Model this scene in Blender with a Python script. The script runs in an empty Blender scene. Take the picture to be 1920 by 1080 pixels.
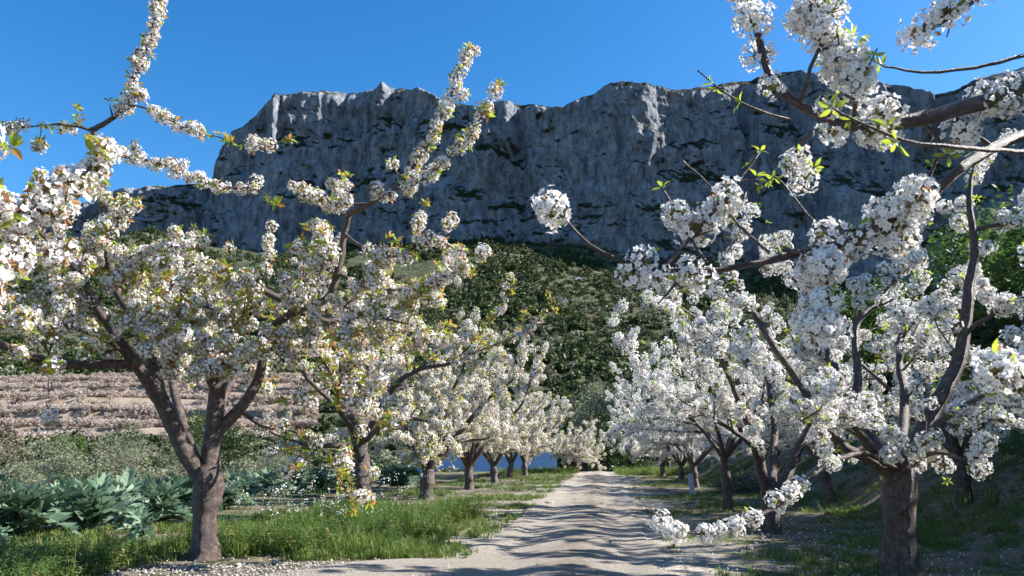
import bpy, math, random
import numpy as np
from mathutils import Vector, Matrix

SC = bpy.context.scene
COL = SC.collection
R = math.radians

# ------------------------------------------------------------------ camera
F = 1400.0                      # focal length in photograph pixels
PITCH = R(12.5)
CAMZ = 1.25
cam_d = bpy.data.cameras.new('camera')
cam = bpy.data.objects.new('camera', cam_d)
COL.objects.link(cam)
cam.location = (0, 0, CAMZ)
cam.rotation_euler = (R(90) + PITCH, 0, 0)
cam_d.sensor_width = 36
cam_d.lens = F / 1920 * 36
cam_d.clip_end = 6000
cam_d.clip_start = 0.05
cam_d.dof.use_dof = True
cam_d.dof.focus_distance = 10.0
cam_d.dof.aperture_fstop = 5.6
SC.camera = cam

# ------------------------------------------------------------------ light
SUN_AZ, SUN_EL = R(84), R(36)     # azimuth measured from +Y towards +X
world = bpy.data.worlds.new('World')
SC.world = world
world.use_nodes = True
wn, wl = world.node_tree.nodes, world.node_tree.links
sky = wn.new('ShaderNodeTexSky')
sky.sky_type = 'NISHITA'
sky.sun_disc = False
sky.sun_elevation = SUN_EL
sky.sun_rotation = SUN_AZ
sky.altitude = 300
sky.air_density = 1.0
sky.dust_density = 0.6
sky.ozone_density = 3.0
hsv = wn.new('ShaderNodeHueSaturation')
hsv.inputs['Saturation'].default_value = 1.35
wl.new(sky.outputs[0], hsv.inputs['Color'])
wl.new(hsv.outputs[0], wn['Background'].inputs[0])
wn['Background'].inputs[1].default_value = 0.088
sun_d = bpy.data.lights.new('sun', 'SUN')
sun = bpy.data.objects.new('sun', sun_d)
COL.objects.link(sun)
sun_d.energy = 5.0
sun_d.angle = R(0.53)
sun_d.color = (1.0, 0.955, 0.89)
sdir = Vector((math.sin(SUN_AZ) * math.cos(SUN_EL), math.cos(SUN_AZ) * math.cos(SUN_EL), math.sin(SUN_EL)))
sun.rotation_euler = sdir.to_track_quat('Z', 'Y').to_euler()
SC.view_settings.view_transform = 'Standard'
SC.view_settings.look = 'None'
SC.view_settings.gamma = 1
SC.view_settings.use_curve_mapping = False
SC.view_settings.exposure = 1.4
SC.cycles.max_bounces = 6
SC.cycles.diffuse_bounces = 3
SC.cycles.transmission_bounces = 4
SC.cycles.transparent_max_bounces = 4

# ------------------------------------------------------------------ numeric helpers
def hash3(i, j, k, seed=0):
    h = (i.astype(np.int64) * 374761393 + j.astype(np.int64) * 668265263 + k.astype(np.int64) * 2147483647 + seed * 1274126177) & 0xffffffff
    h = ((h ^ (h >> 13)) * 1274126177) & 0xffffffff
    h = ((h ^ (h >> 16)) * 2246822519) & 0xffffffff
    return ((h ^ (h >> 15)) & 0xffffff) / float(0xffffff)

def vnoise(x, y, z=None, seed=0):
    x = np.asarray(x, float); y = np.asarray(y, float)
    z = np.zeros_like(x) if z is None else np.asarray(z, float)
    xi, yi, zi = np.floor(x), np.floor(y), np.floor(z)
    fx, fy, fz = x - xi, y - yi, z - zi
    fx, fy, fz = [t * t * (3 - 2 * t) for t in (fx, fy, fz)]
    o = 0
    for a in (0, 1):
        for b in (0, 1):
            for c in (0, 1):
                w = (fx if a else 1 - fx) * (fy if b else 1 - fy) * (fz if c else 1 - fz)
                o = o + w * hash3(xi + a, yi + b, zi + c, seed)
    return o * 2 - 1

def fbm(x, y, z=None, octv=4, seed=0, gain=0.5, ridged=False):
    z = np.zeros_like(np.asarray(x, float)) if z is None else z
    o, a, f, t = 0, 1.0, 1.0, 0.0
    for q in range(octv):
        n = vnoise(x * f + q * 17.3, y * f + q * 9.1, z * f + q * 5.7, seed + q)
        if ridged:
            n = 1 - 2 * np.abs(n)
        o = o + a * n; t += a
        a *= gain; f *= 2.03
    return o / t

def sstep(a, b, x):
    t = np.clip((np.asarray(x, float) - a) / (b - a), 0, 1)
    return t * t * (3 - 2 * t)

CP, SP = math.cos(PITCH), math.sin(PITCH)
def at(px, py, d):
    """point of the place seen along a pixel of the photograph at world depth d"""
    cx, cy = (px - 960) / F, (540 - py) / F
    ry, rz = CP - cy * SP, SP + cy * CP
    k = d / ry
    return np.array((cx * k, d, CAMZ + rz * k))

def lateral(x, y):
    return x - (-0.45 + 0.12 * np.clip(y, -20, 60))

def gz(x, y):
    x = np.asarray(x, float); y = np.asarray(y, float)
    u = lateral(x, y)
    z = 0.05 * fbm(x * .5, y * .5, octv=3, seed=3) * sstep(1.0, 3.0, np.abs(u))
    near = 1 - sstep(48, 66, y)
    t = np.clip(u - 4.9, 0, None)
    bank = np.where(t < 9, 0.43 * t * sstep(0, 2.0, t), 0.43 * 9 + (t - 9) * 0.16)
    z = z + bank * (1 - sstep(60, 120, y)) * sstep(-15, -2, y) + bank * .0
    z = z - 1.6 * sstep(-10, -17, u) * (1 - sstep(44, 70, y))
    z = z - 3.0 * sstep(49, 64, y) * sstep(-17, -10, u)
    hill = np.interp(y, [40, 66, 90, 140, 190, 250, 330, 400, 470, 520, 560, 640, 820],
                     [0, 0.3, 4, 14, 23, 41, 68, 92, 120, 142, 160, 172, 185])
    hill = hill * (1 - 0.0006 * np.clip(x - 60, 0, 200))
    ter = sstep(80, 88, y) * (1 - sstep(145, 165, y))
    step = 2.2
    q = np.floor(hill / step) * step + step * sstep(.8, 1.0, hill / step - np.floor(hill / step))
    hill = hill * (1 - ter * .9) + q * ter * .9
    z = z + hill
    z = z + sstep(70, 220, y) * 6 * fbm(x / 60, y / 60, octv=4, seed=11) + sstep(330, 520, y) * 14 * fbm(x / 70, y / 110, octv=4, seed=12)
    # shallow wheel tracks of the road
    z = z - 0.032 * (np.exp(-((u - .72) / .28) ** 2) + np.exp(-((u + .72) / .28) ** 2)) * near
    z = z + 0.014 * fbm(x * .9, y * .45, octv=3, seed=5) * near * (np.abs(u) < 2.2)
    return z

def gp(px, py):
    """where the line of sight through a pixel meets the near ground"""
    cy = (540 - py) / F
    ry, rz = CP - cy * SP, SP + cy * CP
    d = -CAMZ / rz * ry
    for _ in range(8):
        p = at(px, py, d)
        d = d + float(p[2] - gz(p[0], p[1])) / max(1e-4, -rz / ry) * .7
    p = at(px, py, d)
    p[2] = float(gz(p[0], p[1]))
    return p

# ------------------------------------------------------------------ object helpers
def mk(name, V, faces, mats, mi=None, uv=None, smooth=False):
    """mesh from numpy: faces = list of arrays (n,k), one per face size"""
    V = np.asarray(V, np.float32)
    me = bpy.data.meshes.new(name)
    me.vertices.add(len(V)); me.vertices.foreach_set('co', V.ravel())
    if not (isinstance(faces, list) and isinstance(faces[0], np.ndarray)):
        faces = [faces]
    faces = [np.asarray(f, np.int32) for f in faces if len(f)]
    loops = np.concatenate([f.ravel() for f in faces])
    me.loops.add(len(loops)); me.loops.foreach_set('vertex_index', loops)
    st, s = [], 0
    for f in faces:
        st.append(np.arange(len(f)) * f.shape[1] + s); s += f.size
    st = np.concatenate(st).astype(np.int32)
    me.polygons.add(len(st)); me.polygons.foreach_set('loop_start', st)
    for m in (mats if isinstance(mats, (list, tuple)) else [mats]):
        me.materials.append(m)
    if mi is not None:
        me.polygons.foreach_set('material_index', np.asarray(mi, np.int32))
    me.polygons.foreach_set('use_smooth', np.full(len(st), bool(smooth)))
    if uv is not None:
        l = me.uv_layers.new(name='UVMap'); l.data.foreach_set('uv', np.asarray(uv, np.float32).ravel())
    me.update(calc_edges=True)
    return me

def link(name, me, parent=None, loc=None, rot=None, scl=None):
    o = bpy.data.objects.new(name, me)
    COL.objects.link(o)
    if parent is not None:
        o.parent = parent
    if loc is not None: o.location = loc
    if rot is not None: o.rotation_euler = rot
    if scl is not None: o.scale = (scl,) * 3 if np.isscalar(scl) else scl
    return o

def tag(o, label=None, cat=None, group=None, kind=None):
    if label: o['label'] = label
    if cat: o['category'] = cat
    if group: o['group'] = group
    if kind: o['kind'] = kind
    return o

def empty(name, loc):
    return link(name, None, loc=tuple(float(v) for v in loc))

class MB:
    """collects small polygons with materials"""
    def __init__(s): s.v, s.f, s.m = [], [], []
    def poly(s, pts, m=0):
        b = len(s.v); s.v += [tuple(p) for p in pts]; s.f.append(tuple(range(b, b + len(pts)))); s.m.append(m)
    def mesh(s, name, mats, smooth=False):
        me = bpy.data.meshes.new(name); me.from_pydata(s.v, [], s.f)
        for m in mats: me.materials.append(m)
        me.polygons.foreach_set('material_index', s.m)
        me.polygons.foreach_set('use_smooth', [smooth] * len(s.f)); me.update()
        return me

def eul(dirs, spin):
    """euler angles that turn +Z to each direction with a spin about it"""
    d = dirs / np.linalg.norm(dirs, axis=1, keepdims=True)
    th = np.arccos(np.clip(d[:, 2], -1, 1)); ph = np.arctan2(d[:, 1], d[:, 0])
    ct, st, cp, sp, cs, ss = np.cos(th), np.sin(th), np.cos(ph), np.sin(ph), np.cos(spin), np.sin(spin)
    # Rz(ph) Ry(th) Rz(spin)
    r00 = cp * ct * cs - sp * ss; r10 = sp * ct * cs + cp * ss; r20 = -st * cs
    r21 = st * ss; r22 = ct
    return np.stack([np.arctan2(r21, r22), -np.arcsin(np.clip(r20, -1, 1)), np.arctan2(r10, r00)], 1)

_ng = {}
def scatter(name, pos, rot, scl, var, temps, parent=None, label=None, cat=None):
    """many tiny pieces as ONE object"""
    key = tuple(t.name for t in temps)
    if key not in _ng:
        ng = bpy.data.node_groups.new('scatter', 'GeometryNodeTree')
        ng.interface.new_socket('Geometry', in_out='INPUT', socket_type='NodeSocketGeometry')
        ng.interface.new_socket('Geometry', in_out='OUTPUT', socket_type='NodeSocketGeometry')
        N, L = ng.nodes, ng.links
        gi, go = N.new('NodeGroupInput'), N.new('NodeGroupOutput')
        jn = N.new('GeometryNodeJoinGeometry')
        for t in reversed(temps):       # the join node lists the last link first
            oi = N.new('GeometryNodeObjectInfo'); oi.inputs['Object'].default_value = t
            g2 = N.new('GeometryNodeGeometryToInstance')
            L.new(oi.outputs['Geometry'], g2.inputs[0]); L.new(g2.outputs[0], jn.inputs[0])
        ip = N.new('GeometryNodeInstanceOnPoints')
        ip.inputs['Pick Instance'].default_value = True
        def attr(nm, tp):
            a = N.new('GeometryNodeInputNamedAttribute'); a.data_type = tp; a.inputs['Name'].default_value = nm
            return a.outputs['Attribute']
        er = N.new('FunctionNodeEulerToRotation')
        L.new(attr('rot', 'FLOAT_VECTOR'), er.inputs[0]); L.new(er.outputs[0], ip.inputs['Rotation'])
        L.new(attr('scl', 'FLOAT_VECTOR'), ip.inputs['Scale'])
        L.new(attr('var', 'INT'), ip.inputs['Instance Index'])
        L.new(gi.outputs[0], ip.inputs['Points']); L.new(jn.outputs[0], ip.inputs['Instance'])
        L.new(ip.outputs[0], go.inputs[0])
        _ng[key] = ng
    pos = np.asarray(pos, np.float32)
    me = bpy.data.meshes.new(name)
    me.vertices.add(len(pos)); me.vertices.foreach_set('co', pos.ravel())
    scl = np.asarray(scl, np.float32)
    if scl.ndim == 1: scl = np.repeat(scl[:, None], 3, 1)
    for nm, tp, dat, f in (('rot', 'FLOAT_VECTOR', rot, 'vector'), ('scl', 'FLOAT_VECTOR', scl, 'vector'), ('var', 'INT', var, 'value')):
        a = me.attributes.new(nm, tp, 'POINT')
        a.data.foreach_set(f, np.asarray(dat, np.int32 if tp == 'INT' else np.float32).ravel())
    me.update()
    o = link(name, me, parent)
    m = o.modifiers.new('scatter', 'NODES'); m.node_group = _ng[key]
    return tag(o, label, cat, None, 'stuff')

def template(name, me):
    return bpy.data.objects.new(name, me)

# ------------------------------------------------------------------ materials
def mat(name):
    m = bpy.data.materials.new(name); m.use_nodes = True
    n = m.node_tree.nodes
    return m, n, m.node_tree.links, n['Principled BSDF'], n['Material Output']

def ramp(n, stops):
    r = n.new('ShaderNodeValToRGB'); e = r.color_ramp.elements
    while len(e) < len(stops): e.new(.5)
    for q, (p, c) in zip(e, stops): q.position = p; q.color = (*c, 1)
    return r

def noise(n, l, vec, scale, detail=4, rough=.6):
    t = n.new('ShaderNodeTexNoise'); t.inputs['Scale'].default_value = scale
    t.inputs['Detail'].default_value = detail; t.inputs['Roughness'].default_value = rough
    if vec is not None: l.new(vec, t.inputs['Vector'])
    return t.outputs[0]

def mapping(n, l, src, s):
    m = n.new('ShaderNodeMapping'); m.inputs['Scale'].default_value = s
    l.new(src, m.inputs['Vector']); return m.outputs[0]

def bump(n, l, b, h, strength, dist):
    t = n.new('ShaderNodeBump'); t.inputs['Strength'].default_value = strength; t.inputs['Distance'].default_value = dist
    l.new(h, t.inputs['Height']); l.new(t.outputs[0], b.inputs['Normal'])

def mixc(n, l, fac, a, b):
    m = n.new('ShaderNodeMix'); m.data_type = 'RGBA'
    if isinstance(fac, float): m.inputs['Factor'].default_value = fac
    else: l.new(fac, m.inputs['Factor'])
    for i, c in ((6, a), (7, b)):
        if isinstance(c, tuple): m.inputs[i].default_value = (*c, 1)
        else: l.new(c, m.inputs[i])
    return m.outputs[2]

def leafy(name, c0, c1, trans=.4, rough=.55, spec=.3, tcol=None):
    """thin leaf or petal: reflects on both sides and lets light through"""
    m, n, l, b, out = mat(name)
    oi = n.new('ShaderNodeObjectInfo')
    geo = n.new('ShaderNodeNewGeometry')
    ad = n.new('ShaderNodeMath'); ad.operation = 'ADD'
    l.new(oi.outputs['Random'], ad.inputs[0]); l.new(geo.outputs['Random Per Island'], ad.inputs[1])
    fr = n.new('ShaderNodeMath'); fr.operation = 'MULTIPLY'; fr.inputs[1].default_value = .5; l.new(ad.outputs[0], fr.inputs[0])
    c = mixc(n, l, fr.outputs[0], c0, c1)
    l.new(c, b.inputs['Base Color'])
    b.inputs['Roughness'].default_value = rough
    b.inputs['Specular IOR Level'].default_value = spec
    tr = n.new('ShaderNodeBsdfTranslucent')
    if tcol: tr.inputs[0].default_value = (*tcol, 1)
    else: l.new(c, tr.inputs[0])
    mx = n.new('ShaderNodeMixShader'); mx.inputs[0].default_value = trans
    l.new(b.outputs[0], mx.inputs[1]); l.new(tr.outputs[0], mx.inputs[2]); l.new(mx.outputs[0], out.inputs[0])
    return m

M = {}
M['petal'] = leafy('petal', (.90, .88, .87), (.86, .83, .82), .36, .6, .15, (.90, .88, .85))
M['petal_blush'] = leafy('petal_blush', (.90, .87, .86), (.87, .82, .81), .36, .6, .15, (.88, .82, .78))
M['calyx'] = leafy('calyx', (.20, .20, .05), (.16, .10, .04), .25)
M['sepal'] = leafy('sepal', (.46, .17, .08), (.40, .24, .10), .45)
M['stamen'] = leafy('stamen', (.55, .50, .22), (.45, .38, .16), .3)
M['leaf_green'] = leafy('leaf_green', (.16, .25, .025), (.28, .33, .05), .5, .4, .4, (.42, .50, .05))
M['leaf_bronze'] = leafy('leaf_bronze', (.36, .17, .06), (.24, .20, .04), .5, .4, .4, (.50, .26, .07))
M['grass'] = leafy('grass_blade', (.07, .135, .02), (.17, .22, .05), .4, .5, .3)
M['grass_dry'] = leafy('grass_dry', (.30, .27, .12), (.20, .20, .07), .3)
M['weed'] = leafy('weed_leaf', (.09, .17, .03), (.14, .21, .06), .4)
M['cardoon'] = leafy('cardoon_leaf', (.10, .175, .10), (.17, .25, .17), .28, .5, .4)
M['cardoon_rib'] = leafy('cardoon_rib', (.24, .32, .20), (.30, .36, .24), .2)
M['olive'] = leafy('olive_leaf', (.17, .19, .11), (.25, .26, .17), .25, .55, .3)
M['evergreen'] = leafy('evergreen_leaf', (.035, .06, .018), (.06, .085, .025), .25, .5, .3)
M['scrub'] = leafy('scrub_leaf', (.055, .075, .025), (.10, .115, .045), .25)
M['scrub_dry'] = leafy('scrub_dry', (.20, .17, .12), (.15, .13, .08), .25)
M['lush'] = leafy('lush_leaf', (.045, .095, .018), (.085, .14, .028), .4)
M['far_bloom'] = leafy('far_bloom', (.52, .45, .39), (.34, .26, .21), .3)

def bark():
    m, n, l, b, out = mat('cherry_bark')
    tc = n.new('ShaderNodeTexCoord')
    big = noise(n, l, mapping(n, l, tc.outputs['UV'], (3, 2.0, 1)), 2.0, 5)
    ring = noise(n, l, mapping(n, l, tc.outputs['UV'], (2.2, 9, 1)), 1.3, 8, .74)
    fine = noise(n, l, mapping(n, l, tc.outputs['UV'], (10, 60, 1)), 1.5, 3)
    r1 = ramp(n, [(.34, (.026, .016, .013)), (.50, (.080, .051, .042)), (.66, (.20, .155, .135))])
    l.new(ring, r1.inputs[0])
    r2 = ramp(n, [(.46, (0, 0, 0)), (.70, (.9, .9, .9))]); l.new(big, r2.inputs[0])
    c = mixc(n, l, r2.outputs[0], r1.outputs[0], (.035, .023, .019))
    l.new(c, b.inputs['Base Color'])
    b.inputs['Roughness'].default_value = .42
    ad = n.new('ShaderNodeMath'); ad.operation = 'ADD'; l.new(ring, ad.inputs[0]); l.new(fine, ad.inputs[1])
    bump(n, l, b, ad.outputs[0], .9, .02)
    return m
M['bark'] = bark()

def plain(name, c, rough=.8, c2=None, scale=30, bmp=.3):
    m, n, l, b, out = mat(name)
    tc = n.new('ShaderNodeTexCoord')
    f = noise(n, l, tc.outputs['Object'], scale, 5)
    rr = ramp(n, [(.35, c), (.68, c2 or tuple(v * .6 for v in c))]); l.new(f, rr.inputs[0])
    l.new(rr.outputs[0], b.inputs['Base Color']); b.inputs['Roughness'].default_value = rough
    bump(n, l, b, f, bmp, .01)
    return m
M['old_wood'] = plain('old_wood', (.09, .07, .06), .85, (.05, .04, .035))
M['stone'] = plain('stone', (.40, .365, .32), .9, (.25, .225, .195), 25)
M['pipe'] = plain('pipe_plastic', (.07, .08, .09), .5, (.12, .13, .14), 12, .05)
M['guard'] = plain('tree_guard_plastic', (.42, .36, .36), .6, (.33, .29, .29), 10, .05)
M['blue_wall'] = plain('blue_wall', (.26, .41, .64), .8, (.21, .34, .56), 1.2, .1)
M['wall_stone'] = plain('terrace_stone', (.20, .19, .17), .9, (.09, .085, .075), 1.3, .8)

def ground_mat():
    m, n, l, b, out = mat('ground_soil')
    geo = n.new('ShaderNodeNewGeometry'); pos = geo.outputs['Position']
    sep = n.new('ShaderNodeSeparateXYZ'); l.new(pos, sep.inputs[0])
    n1 = noise(n, l, pos, 1.1, 6); n2 = noise(n, l, pos, 14, 5, .7); n3 = noise(n, l, pos, .05, 5)
    soil = ramp(n, [(.34, (.075, .055, .038)), (.52, (.17, .135, .10)), (.66, (.30, .26, .21))]); l.new(n2, soil.inputs[0])
    green = ramp(n, [(.40, (.045, .065, .018)), (.62, (.10, .105, .035))]); l.new(n2, green.inputs[0])
    fr = ramp(n, [(.44, (0, 0, 0)), (.58, (1, 1, 1))]); l.new(n1, fr.inputs[0])
    c = mixc(n, l, fr.outputs[0], soil.outputs[0], green.outputs[0])
    ux = n.new('ShaderNodeMath'); ux.operation = 'MULTIPLY_ADD'; ux.inputs[1].default_value = -.12
    l.new(sep.outputs['Y'], ux.inputs[0]); l.new(sep.outputs['X'], ux.inputs[2])
    ua = n.new('ShaderNodeMath'); ua.operation = 'ADD'; ua.inputs[1].default_value = .45; l.new(ux.outputs[0], ua.inputs[0])
    ub = n.new('ShaderNodeMath'); ub.operation = 'ABSOLUTE'; l.new(ua.outputs[0], ub.inputs[0])
    uc = n.new('ShaderNodeMath'); uc.operation = 'MULTIPLY_ADD'; uc.inputs[1].default_value = 2.6; l.new(n1, uc.inputs[0]); l.new(ub.outputs[0], uc.inputs[2])
    um = n.new('ShaderNodeMapRange'); um.inputs[1].default_value = 2.5; um.inputs[2].default_value = 3.9; um.inputs[3].default_value = 1; um.inputs[4].default_value = 0
    l.new(uc.outputs[0], um.inputs[0])
    dust = ramp(n, [(.34, (.26, .22, .175)), (.55, (.42, .37, .31)), (.7, (.52, .47, .40))]); l.new(n2, dust.inputs[0])
    c = mixc(n, l, um.outputs[0], c, dust.outputs[0])
    nhb = noise(n, l, pos, .022, 5, .6)
    hill = ramp(n, [(.38, (.025, .034, .014)), (.54, (.055, .062, .028)), (.70, (.14, .13, .10))])
    nh = noise(n, l, pos, .35, 6, .65); l.new(nh, hill.inputs[0])
    hill2 = ramp(n, [(.38, (.045, .055, .022)), (.54, (.085, .092, .042)), (.70, (.17, .16, .115))]); l.new(nh, hill2.inputs[0])
    hb = ramp(n, [(.44, (0, 0, 0)), (.60, (1, 1, 1))]); l.new(nhb, hb.inputs[0])
    hmix = mixc(n, l, hb.outputs[0], hill.outputs[0], hill2.outputs[0])
    mr = n.new('ShaderNodeMapRange'); mr.inputs[1].default_value = 50; mr.inputs[2].default_value = 75
    l.new(sep.outputs['Y'], mr.inputs[0])
    def rng_mask(src, a, b_, c0, c1):
        q = n.new('ShaderNodeMapRange'); q.inputs[1].default_value = a; q.inputs[2].default_value = b_; q.inputs[3].default_value = c0; q.inputs[4].default_value = c1
        l.new(src, q.inputs[0]); return q.outputs[0]
    fx = n.new('ShaderNodeMath'); fx.operation = 'MULTIPLY_ADD'; fx.inputs[1].default_value = .22; l.new(sep.outputs['Y'], fx.inputs[0]); l.new(sep.outputs['X'], fx.inputs[2])
    m1, m2, m3 = rng_mask(fx.outputs[0], -8, -2, 1, 0), rng_mask(sep.outputs['Y'], 76, 80, 0, 1), rng_mask(sep.outputs['Y'], 150, 156, 1, 0)
    p1 = n.new('ShaderNodeMath'); p1.operation = 'MULTIPLY'; l.new(m1, p1.inputs[0]); l.new(m2, p1.inputs[1])
    p2 = n.new('ShaderNodeMath'); p2.operation = 'MULTIPLY'; l.new(p1.outputs[0], p2.inputs[0]); l.new(m3, p2.inputs[1])
    fld = ramp(n, [(.36, (.20, .14, .095)), (.62, (.36, .29, .22))]); l.new(nh, fld.inputs[0])
    hc = mixc(n, l, p2.outputs[0], hmix, fld.outputs[0])
    l.new(mixc(n, l, mr.outputs[0], c, hc), b.inputs['Base Color'])
    b.inputs['Roughness'].default_value = .95; b.inputs['Specular IOR Level'].default_value = .2
    bump(n, l, b, n2, .8, .05)
    return m
def road_mat():
    m, n, l, b, out = mat('road_dirt')
    geo = n.new('ShaderNodeNewGeometry'); pos = geo.outputs['Position']
    n1 = noise(n, l, pos, .8, 5); n2 = noise(n, l, pos, 22, 6, .7); n3 = noise(n, l, pos, 90, 3)
    c1 = ramp(n, [(.32, (.34, .29, .235)), (.55, (.50, .445, .38)), (.72, (.62, .565, .49))]); l.new(n2, c1.inputs[0])
    c2 = ramp(n, [(.36, (0, 0, 0)), (.66, (1, 1, 1))]); l.new(n1, c2.inputs[0])
    c = mixc(n, l, c2.outputs[0], c1.outputs[0], (.36, .31, .25))
    c = mixc(n, l, .75, c1.outputs[0], c)
    sep = n.new('ShaderNodeSeparateXYZ'); l.new(pos, sep.inputs[0])
    ux = n.new('ShaderNodeMath'); ux.operation = 'MULTIPLY_ADD'; ux.inputs[1].default_value = -.12
    l.new(sep.outputs['Y'], ux.inputs[0]); l.new(sep.outputs['X'], ux.inputs[2])
    ua = n.new('ShaderNodeMath'); ua.operation = 'ADD'; ua.inputs[1].default_value = .40; l.new(ux.outputs[0], ua.inputs[0])
    ub = n.new('ShaderNodeMath'); ub.operation = 'ABSOLUTE'; l.new(ua.outputs[0], ub.inputs[0])
    n4 = noise(n, l, pos, 2.6, 5, .7)
    uc = n.new('ShaderNodeMath'); uc.operation = 'MULTIPLY_ADD'; uc.inputs[1].default_value = 1.5; l.new(n4, uc.inputs[0]); l.new(ub.outputs[0], uc.inputs[2])
    um = n.new('ShaderNodeMapRange'); um.inputs[1].default_value = .72; um.inputs[2].default_value = 1.1; um.inputs[3].default_value = .7; um.inputs[4].default_value = 0
    l.new(uc.outputs[0], um.inputs[0])
    dk = ramp(n, [(.36, (.15, .12, .085)), (.6, (.30, .255, .20))]); l.new(n2, dk.inputs[0])
    c = mixc(n, l, um.outputs[0], c, dk.outputs[0])
    l.new(c, b.inputs['Base Color']); b.inputs['Roughness'].default_value = .95; b.inputs['Specular IOR Level'].default_value = .2
    ad = n.new('ShaderNodeMath'); ad.operation = 'ADD'; l.new(n2, ad.inputs[0]); l.new(n3, ad.inputs[1])
    bump(n, l, b, ad.outputs[0], 1.0, .05)
    return m
def rock_mat():
    m, n, l, b, out = mat('limestone')
    geo = n.new('ShaderNodeNewGeometry'); pos = geo.outputs['Position']
    sep = n.new('ShaderNodeSeparateXYZ'); l.new(geo.outputs['Normal'], sep.inputs[0])
    streak = noise(n, l, mapping(n, l, pos, (.16, .16, .07)), 1.0, 9, .74)
    blotch = noise(n, l, pos, .05, 6, .62); fine = noise(n, l, pos, 1.3, 6, .7)
    rc = ramp(n, [(.34, (.085, .095, .115)), (.45, (.26, .285, .335)), (.62, (.47, .505, .565))]); l.new(streak, rc.inputs[0])  # blue of distant haze and skylit shade mixed into the rock greys
    wr = ramp(n, [(.62, (0, 0, 0)), (.80, (.4, .4, .4))]); l.new(blotch, wr.inputs[0])
    c = mixc(n, l, wr.outputs[0], rc.outputs[0], (.40, .31, .23))
    wv = n.new('ShaderNodeVectorMath'); wv.operation = 'MULTIPLY_ADD'; wv.inputs[1].default_value = (34, 34, 34)
    wn_ = n.new('ShaderNodeTexNoise'); wn_.inputs['Scale'].default_value = .06; wn_.inputs['Detail'].default_value = 4; l.new(pos, wn_.inputs['Vector'])
    l.new(wn_.outputs['Color'], wv.inputs[0]); l.new(pos, wv.inputs[2])
    vo = n.new('ShaderNodeTexVoronoi'); vo.feature = 'DISTANCE_TO_EDGE'; vo.inputs['Scale'].default_value = .075
    l.new(mapping(n, l, wv.outputs[0], (1, 1, .42)), vo.inputs['Vector'])
    cr = ramp(n, [(.0, (1, 1, 1)), (.045, (0, 0, 0))]); l.new(vo.outputs['Distance'], cr.inputs[0])
    cm = n.new('ShaderNodeMath'); cm.operation = 'MULTIPLY'; cm.inputs[1].default_value = .6; l.new(cr.outputs[0], cm.inputs[0])
    c = mixc(n, l, cm.outputs[0], c, (.07, .075, .08))
    # scrub on ledges and in cracks
    vg = n.new('ShaderNodeMath'); vg.operation = 'MULTIPLY_ADD'
    l.new(fine, vg.inputs[0]); vg.inputs[1].default_value = .8
    l.new(sep.outputs['Z'], vg.inputs[2])
    bigv = noise(n, l, mapping(n, l, pos, (.016, .016, .042)), 1.0, 5, .6)
    vg2 = n.new('ShaderNodeMath'); vg2.operation = 'MULTIPLY_ADD'; vg2.inputs[1].default_value = 3.0
    l.new(bigv, vg2.inputs[0]); l.new(vg.outputs[0], vg2.inputs[2])
    vr = ramp(n, [(.0, (0, 0, 0)), (1, (1, 1, 1))])
    mr = n.new('ShaderNodeMapRange'); mr.inputs[1].default_value = 2.36; mr.inputs[2].default_value = 2.54
    l.new(vg2.outputs[0], mr.inputs[0])
    vc = ramp(n, [(.4, (.022, .03, .014)), (.65, (.07, .075, .03))]); l.new(fine, vc.inputs[0])
    l.new(mixc(n, l, mr.outputs[0], c, vc.outputs[0]), b.inputs['Base Color'])
    b.inputs['Roughness'].default_value = .95; b.inputs['Specular IOR Level'].default_value = .2
    ad = n.new('ShaderNodeMath'); ad.operation = 'ADD'; l.new(fine, ad.inputs[0]); l.new(streak, ad.inputs[1])
    bump(n, l, b, ad.outputs[0], 1.0, 3.6)
    return m
M['ground'], M['road'], M['rock'] = ground_mat(), road_mat(), rock_mat()

# ------------------------------------------------------------------ the setting: ground, road, mountain
def warp(a, b, n, k):
    t = np.linspace(-1, 1, n); s = np.sinh(t * k) / math.sinh(k)
    return np.where(s < 0, -a * s * -1 * -1, b * s) if False else np.where(s < 0, s * a, s * b)

def grid_faces(nr, nc):
    i = np.arange(nr - 1)[:, None] * nc + np.arange(nc - 1)[None, :]
    return np.stack([i, i + 1, i + nc + 1, i + nc], -1).reshape(-1, 4)

gx = warp(720, 720, 330, 5.2)
ty = np.linspace(0, 1, 420)
gy = -30 + 850 * (np.sinh(ty * 4.2) / math.sinh(4.2)) 
GX, GY = np.meshgrid(gx, gy)
GZ = gz(GX, GY)
o = link('ground', mk('ground', np.stack([GX, GY, GZ], -1).reshape(-1, 3), grid_faces(*GX.shape), M['ground'], smooth=True))
tag(o, kind='structure')

# the road: a dirt sheet with ragged edges lying on the ground
ys = np.concatenate([np.arange(-4, 30, .1), np.arange(30, 62, .25)])
us = np.linspace(-1, 1, 29)
YY, UU = np.meshgrid(ys, us, indexing='ij')
eL = 1.45 + .55 * fbm(ys * .9, ys * 0, octv=5, seed=21, gain=.62) + 2.6 * sstep(10.5, 7.0, ys)
eR = 1.30 + .45 * fbm(ys * .9, ys * 0 + 7, octv=5, seed=22, gain=.62)
LAT = np.where(UU < 0, UU * eL[:, None], UU * eR[:, None])
XX = -0.45 + 0.12 * YY + LAT
edge = 1 - sstep(.86, 1.0, np.abs(UU))
ZZ = gz(XX, YY) + .004 + .022 * edge + .022 * edge * fbm(XX * 3.2, YY * 2.6, octv=5, seed=23, gain=.6) + .03 * np.exp(-(LAT / .4) ** 2)
ZZ = ZZ - .05 * sstep(.93, 1.0, np.abs(UU))
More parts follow.
